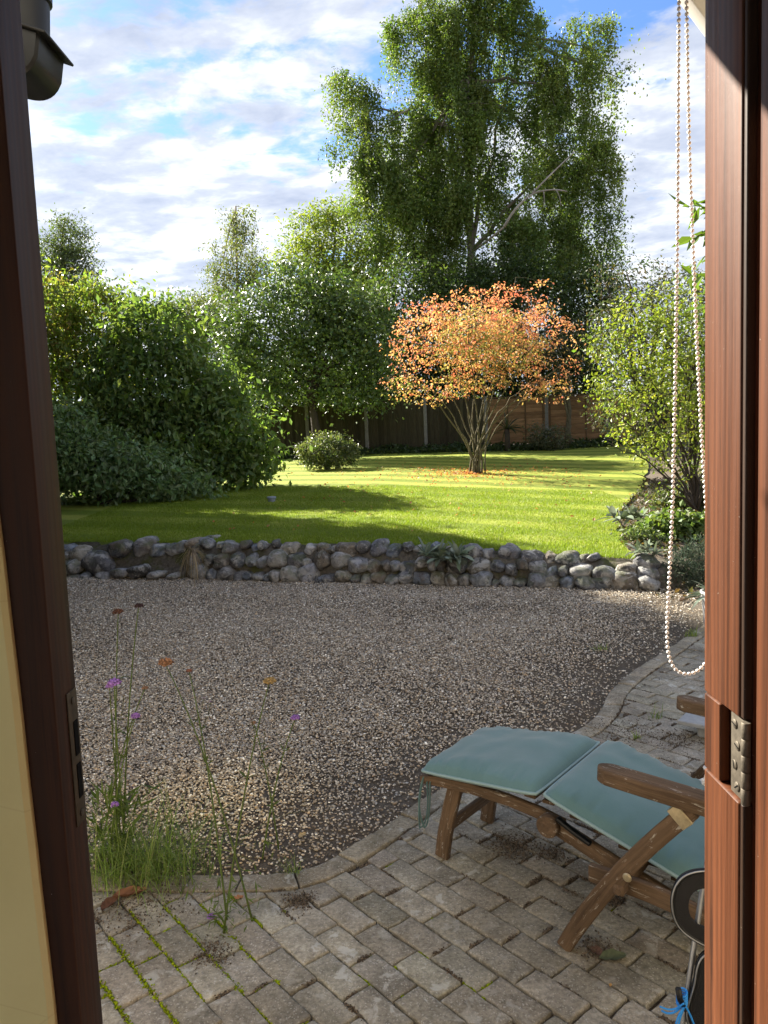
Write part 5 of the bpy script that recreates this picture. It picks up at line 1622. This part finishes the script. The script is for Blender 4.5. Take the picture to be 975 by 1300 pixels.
# teal cushion in sections
cush = thing('lounger_cushion', 'teal canvas cushion lying on the wooden lounger, foot flap and seat', 'cushion', lp(-1.2, WC, .36))
def pad(name, u0, z0, u1, z1, w0, w1, thick, seed, par, hollow=.0, nu=46, nw=40):
    rng = np.random.default_rng(seed)
    o3 = Vector((seed * 3.3, 1.7, .4))
    a = np.linspace(-1, 1, nu); b_ = np.linspace(-1, 1, nw)
    A, B = np.meshgrid(a, b_)
    # rounded-corner footprint
    wid = np.interp(A, [-1, 1], [w0, w1]) / 2
    cr = .0
    U = (u0 + u1) / 2 + (u1 - u0) / 2 * (A * (1 - .018 * (np.abs(B) ** 6)) - .0)
    Wd = WC + B * wid * (1 - .03 * np.abs(A) ** 8)
    Wd = Wd - B * .006 * np.cos(A * math.pi * .5) * 0
    prof = ((1 - np.abs(A) ** 9.0).clip(0) ** .5) * ((1 - np.abs(B) ** 8.0).clip(0) ** .5)
    soft = .80 + .20 * (1 - A ** 2) * (1 - B ** 2)
    Z0 = np.interp(A, [-1, 1], [z0, z1])
    dirn = nrm(np.array([u1 - u0, z1 - z0]))
    nU, nZ = -dirn[1], dirn[0]
    edge = np.maximum(np.abs(A), np.abs(B))
    wr = np.array([mnoise.noise(Vector((x * 3.0, y * 3.0, 0)) + o3) for x, y in zip(A.ravel(), B.ravel())]).reshape(A.shape) * .008
    ea = np.clip((np.abs(B) - .62) / .38, 0, 1) * np.clip((1.0 - np.abs(B)) / .06, 0, 1)
    puck = .019 * ea * np.array([mnoise.noise(Vector((x * 17, y * 2.0, 4)) + o3) for x, y in zip(A.ravel(), B.ravel())]).reshape(A.shape)
    V = []
    for sgn, th_ in ((1, thick), (-1, thick * .55)):
        h = sgn * th_ * prof * soft + (wr + puck if sgn > 0 else 0) * prof
        uu = U + nU * h; zz = Z0 + nZ * h
        V.append((LU[None, None] * uu[..., None] + LW[None, None] * Wd[..., None] + np.array([0, 0, 1.]) * zz[..., None]).reshape(-1, 3))
    lc = np.stack([U, Wd, Z0], -1).reshape(-1, 3)
    i = (np.arange(nw - 1)[:, None] * nu + np.arange(nu - 1)[None]).ravel()
    q = np.column_stack([i, i + 1, i + 1 + nu, i + nu])
    mb = MB()
    mb.add(np.concatenate(V), np.concatenate([q, q[:, ::-1] + nu * nw]), None, np.concatenate([lc, lc]))
    o = mb.build(name, M_canvas, par, smooth=True)
    # piping along the seam
    idx = np.concatenate([np.arange(nu), np.arange(1, nw) * nu + nu - 1, (nw - 1) * nu + np.arange(nu - 2, -1, -1), np.arange(nw - 2, 0, -1) * nu])
    seam = (V[0][idx] + V[1][idx]) / 2
    seam = np.concatenate([seam, seam[:1]])
    mb = MB(); tube(mb, seam, .0060, 6); mb.build('piping', M_pipe, o, smooth=True)
    return o
pad('foot_pad', -1.715, .364, -1.202, .420, .47, .54, .058, 3, cush)
pad('seat_pad', -1.176, .430, -.60, .262, .555, .57, .062, 4, cush)
pad('back_pad', -.59, .275, .20, .98, .56, .53, .045, 5, cush)
mb = MB()                                                  # the tie straps
for s, o_ in ((-1, 0), (-1, .012)):
    a = lp(-1.70, WC + s * .235, .345)
    p = np.concatenate([bez(a, a + np.array([-.03 - o_, -.02, -.10]), a + np.array([-.022 + o_ * 1.5, -.01, -.20]), 8)[:-1], bez(a + np.array([-.022 + o_ * 1.5, -.01, -.20]), a + np.array([.02, 0, -.19]), a + np.array([.012 + o_, .0, -.02]), 8)])
    sweep(mb, p, .010, .0016, up=LU, bev=.0005)
autosmooth(mb.build('tie_strap', M_canvas, cush))
mb = MB()
a = lp(-1.70, WC + .19, .345); sweep(mb, bez(a, a + np.array([-.02, -.02, -.06]), a + np.array([.01, 0, -.10]), 8), .010, .0016, up=LU, bev=.0005)
autosmooth(mb.build('tie_strap', M_canvas, cush))
mb = MB()
p0 = lp(-1.13, WC - .262, .358)
sweep(mb, bez(p0, p0 + LU * .05 + np.array([0, 0, -.03]), p0 + LU * .12 + np.array([0, 0, -.055]), 8), .022, .014, side=LW, bev=.004)
autosmooth(mb.build('buckle_strap', M_black, cush))

# white cloth at the cushion's far side, by the jamb
p = on_z(896, 992, .37)
C = p + RNG.normal(0, .014, (14, 3)) * np.array([1, 1, 1.4])
V, F, k = lumps(C, RNG.uniform(.012, .02, 14), 2, .8)
tag(mesh_obj('white_cloth', V, F, M_cloth, smooth=True), 'scrap of crumpled white cloth on the teal cushion by the jamb', 'cloth')

# low grey bench behind the lounger's far arm
bp = on_z(868, 925, .0)
bench = thing('low_bench', 'low grey plank bench just behind the far wooden armrest', 'bench', on_z(892, 932))
yb = on_z(892, 932)[1]
mb = MB()
A = at(860, 917, yb - .02); A2 = at(900, 932, yb - .12)
d = nrm(np.array([A2[0] - A[0], A2[1] - A[1], 0])); pd = np.array([-d[1], d[0], 0])
sweep(mb, [A + d * t + pd * .08 for t in (0, .3, .7)], .16, .022, bev=.004); autosmooth(mb.build('plank', M_greyplank, bench))
for t in (.11, .6):
    mb = MB(); c = A + d * t + pd * .08; sweep(mb, [np.array([c[0], c[1], 0]), np.array([c[0], c[1], c[2] * .5]), np.array([c[0], c[1], c[2] - .011])], .05, .05, up=pd, bev=.004)
    autosmooth(mb.build('leg', M_greyplank, bench))

# pot with grey leaved plant half behind the jamb
pc = on_z(908, 798)
pot = thing('plant_pot', 'white pot at the far right rim of the patio, half behind the jamb', 'pot', pc)
mb = MB(); lathe(mb, [(.075, 0), (.085, .02), (.105, .26), (.115, .27), (.115, .31), (.100, .31), (.095, .27), (.0, .265)], pc, n=28)
autosmooth(mb.build('pot_body', M_pot, pot))
spiky('potted_sage', 'silver leaved plant growing in the white pot', 'plant', pc + np.array([0, 0, .26]), 40, .26, .045, SAGE, 77, M_sage, .5, bendk=.5)

# black padded hoops with blue twine, leaning between lounger and doorway
hoop_y = 1.72
kne = thing('padded_hoop', 'black rounded plastic piece with rough padded band and pale rim before the lounger', 'garden seat', at(900, 1290, hoop_y))
s_ = hoop_y / FPX
def ring_part(name, pxs, width_in, m_, par, y, thick, scale_in=.62, solid=False, dy=0):
    P = np.array([at(a, b_, y) for a, b_ in pxs])
    c = P.mean(0)
    P = resample(np.concatenate([P, P[:1]]), .006)[:-1]
    for _ in range(6): P = (np.roll(P, 1, 0) + 2 * P + np.roll(P, -1, 0)) / 4
    k = len(P)
    I = c + (P - c) * scale_in
    o_ = np.array([0, thick, 0])
    mb = MB(); j = np.arange(k); jn = (j + 1) % k
    if solid:
        mb.add(np.concatenate([P, P + o_]), [np.column_stack([j, jn, jn + k, j + k]), j[::-1], j + k])
    else:
        mb.add(np.concatenate([P, I, I + o_, P + o_]), np.concatenate([np.column_stack([j, jn, jn + k, j + k]), np.column_stack([j + k, jn + k, jn + 2 * k, j + 2 * k]), np.column_stack([j + 2 * k, jn + 2 * k, jn + 3 * k, j + 3 * k]), np.column_stack([j + 3 * k, jn + 3 * k, jn, j])]))
    o = autosmooth(mb.build(name, m_, par), 40)
    return P, o
up_o = [(900, 1106), (884, 1107), (868, 1113), (858, 1126), (854, 1143), (856, 1162), (863, 1178), (875, 1189), (890, 1198), (905, 1205), (930, 1206), (950, 1190), (960, 1160), (955, 1130), (935, 1112)]
P, o = ring_part('pad', up_o, 0, M_rubber, kne, hoop_y, .016, .56)
mb = MB(); tube(mb, np.concatenate([P, P[:2]]) + np.array([0, .004, 0]), .0060, 8); mb.build('rim', M_black, kne, smooth=True)
mb = MB(); tube(mb, np.concatenate([P, P[:2]]) + np.array([-.004, -.002, .002]), .0020, 6); mb.build('rim_edge', M_steel, kne, smooth=True)
lo_o = [(930, 1206), (905, 1208), (892, 1214), (886, 1228), (883, 1250), (876, 1272), (872, 1290), (880, 1310), (900, 1320), (940, 1318), (955, 1280), (950, 1230)]
P, o = ring_part('pad', lo_o, 0, M_rubber, kne, hoop_y - .03, .016, .5, True)
mb = MB(); tube(mb, np.concatenate([P, P[:2]]) + np.array([0, .002, 0]), .0060, 8); mb.build('rim', M_black, kne, smooth=True)
mb = MB(); tube(mb, np.concatenate([P, P[:2]]) + np.array([-.004, -.004, .002]), .0020, 6); mb.build('rim_edge', M_steel, kne, smooth=True)
mb = MB(); tube(mb, [at(861, 1255, hoop_y - .05), at(863, 1268, hoop_y - .05), at(870, 1281, hoop_y - .04)], .007, 10); mb.build('plastic_prong', M_black, kne, smooth=True)
mb = MB(); tube(mb, [at(905, 1060, hoop_y + .05), at(893, 1120, hoop_y + .03), at(868, 1290, hoop_y - .02), at(850, 1400, hoop_y - .05)], .0065, 10); mb.build('steel_tube', M_steel, kne, smooth=True)
mb = MB(); tube(mb, [at(940, 1060, hoop_y + .05), at(935, 1200, hoop_y), np.array([*at(930, 1400, hoop_y)[:2], 0])], .0065, 10); mb.build('steel_tube', M_steel, kne, smooth=True)
tw = thing('blue_twine', 'bright blue twine knotted round the steel tube at the bottom right corner', 'twine', at(868, 1276, hoop_y - .05))
mb = MB()
q = lambda a, b_, d=0: at(a, b_, hoop_y - .055 + d)
for k in range(5):
    c = q(870, 1268 + k * 3.2); n_ = 14; aa = np.linspace(0, 2 * math.pi, n_)
    tube(mb, np.column_stack([c[0] + .011 * np.cos(aa), c[1] + .02 + .014 * np.sin(aa), c[2] + .004 * np.cos(aa)]), .0021, 6)
mb.build('knot', M_twine, tw, smooth=True)
mb = MB()
for pts_ in ([(868, 1274), (858, 1281), (848, 1282), (838, 1278)], [(868, 1276), (856, 1286), (846, 1287), (840, 1283)], [(869, 1278), (864, 1290), (860, 1306)], [(871, 1278), (877, 1290), (882, 1303)], [(868, 1279), (862, 1288), (858, 1300)]):
    pp = np.array([q(a, b_, RNG.uniform(-.01, .01)) for a, b_ in pts_])
    pp = resample(pp, .004)
    for _ in range(4): pp[1:-1] = (pp[:-2] + 2 * pp[1:-1] + pp[2:]) / 4
    tube(mb, pp, .0023, 6)
mb.build('loose_end', M_twine, tw, smooth=True)

# little grey garden lamp on the lawn
Y = 13.6
bp = at(345, 638, Y); bp[2] = gz(bp[0], Y) + .02
lamp = thing('garden_lamp', 'small grey capped post standing alone on the lawn near the bushes', 'garden lamp', bp)
mb = MB(); lathe(mb, [(.060, -.02), (.062, .0), (.066, .055)], bp, n=20); autosmooth(mb.build('post', M_lamp, lamp))
mb = MB(); lathe(mb, [(.055, .056), (.080, .062), (.084, .085), (.076, .098), (.03, .104)], bp, n=24); autosmooth(mb.build('cap', M_lamp, lamp))

# climbing branch with big leaves, upper right just beyond the jamb
rng = np.random.default_rng(77)
Y = 2.9
vb = np.array([1.62, 3.1, 0.0])
vine = thing('climbing_plant', 'leafy green climber branch reaching in beside the right jamb', 'climber', vb)
mb = MB()
tips = [at(876, 262, Y), at(884, 300, Y), at(880, 350, Y + .2), at(905, 250, Y), at(900, 320, Y), at(895, 390, Y + .2), at(930, 220, Y)]
main = np.concatenate([bez(vb, vb + np.array([.1, .0, 1.0]), at(930, 420, Y), 8)[:-1], bez(at(930, 420, Y), at(925, 330, Y), at(915, 230, Y), 8)])
tube(mb, main, np.linspace(.014, .005, len(main)), 7)
LP, LA = [], []
for t in tips:
    i = int(np.argmin(((main - t) ** 2).sum(1))); i = max(0, i - 1)
    p = bez(main[i], (main[i] + t) / 2 + np.array([0, 0, .05]), t, 8)
    tube(mb, p, np.linspace(.0035, .0015, 8), 5)
    for k in range(2, 8):
        for s in (1, -1):
            LP.append(p[k]); LA.append(nrm(np.array([rng.uniform(-1, .5), rng.uniform(-.5, .5), rng.uniform(-1.0, .3)])))
mb.build('stem', M_greenbark, vine, smooth=True)
LP = np.array(LP); LA = np.array(LA)
V, F = leaf_quads(LP, .085 * rng.uniform(.6, 1.2, len(LP)), .42, rng, .5, .4, axis=LA * 2)
mb = MB(); mb.add(V, F, np.repeat(palette([(.10, .17, .025), (.13, .20, .04), (.08, .14, .02)], len(LP), rng), 4, 0))
mb.build('foliage', M_leaf, vine)
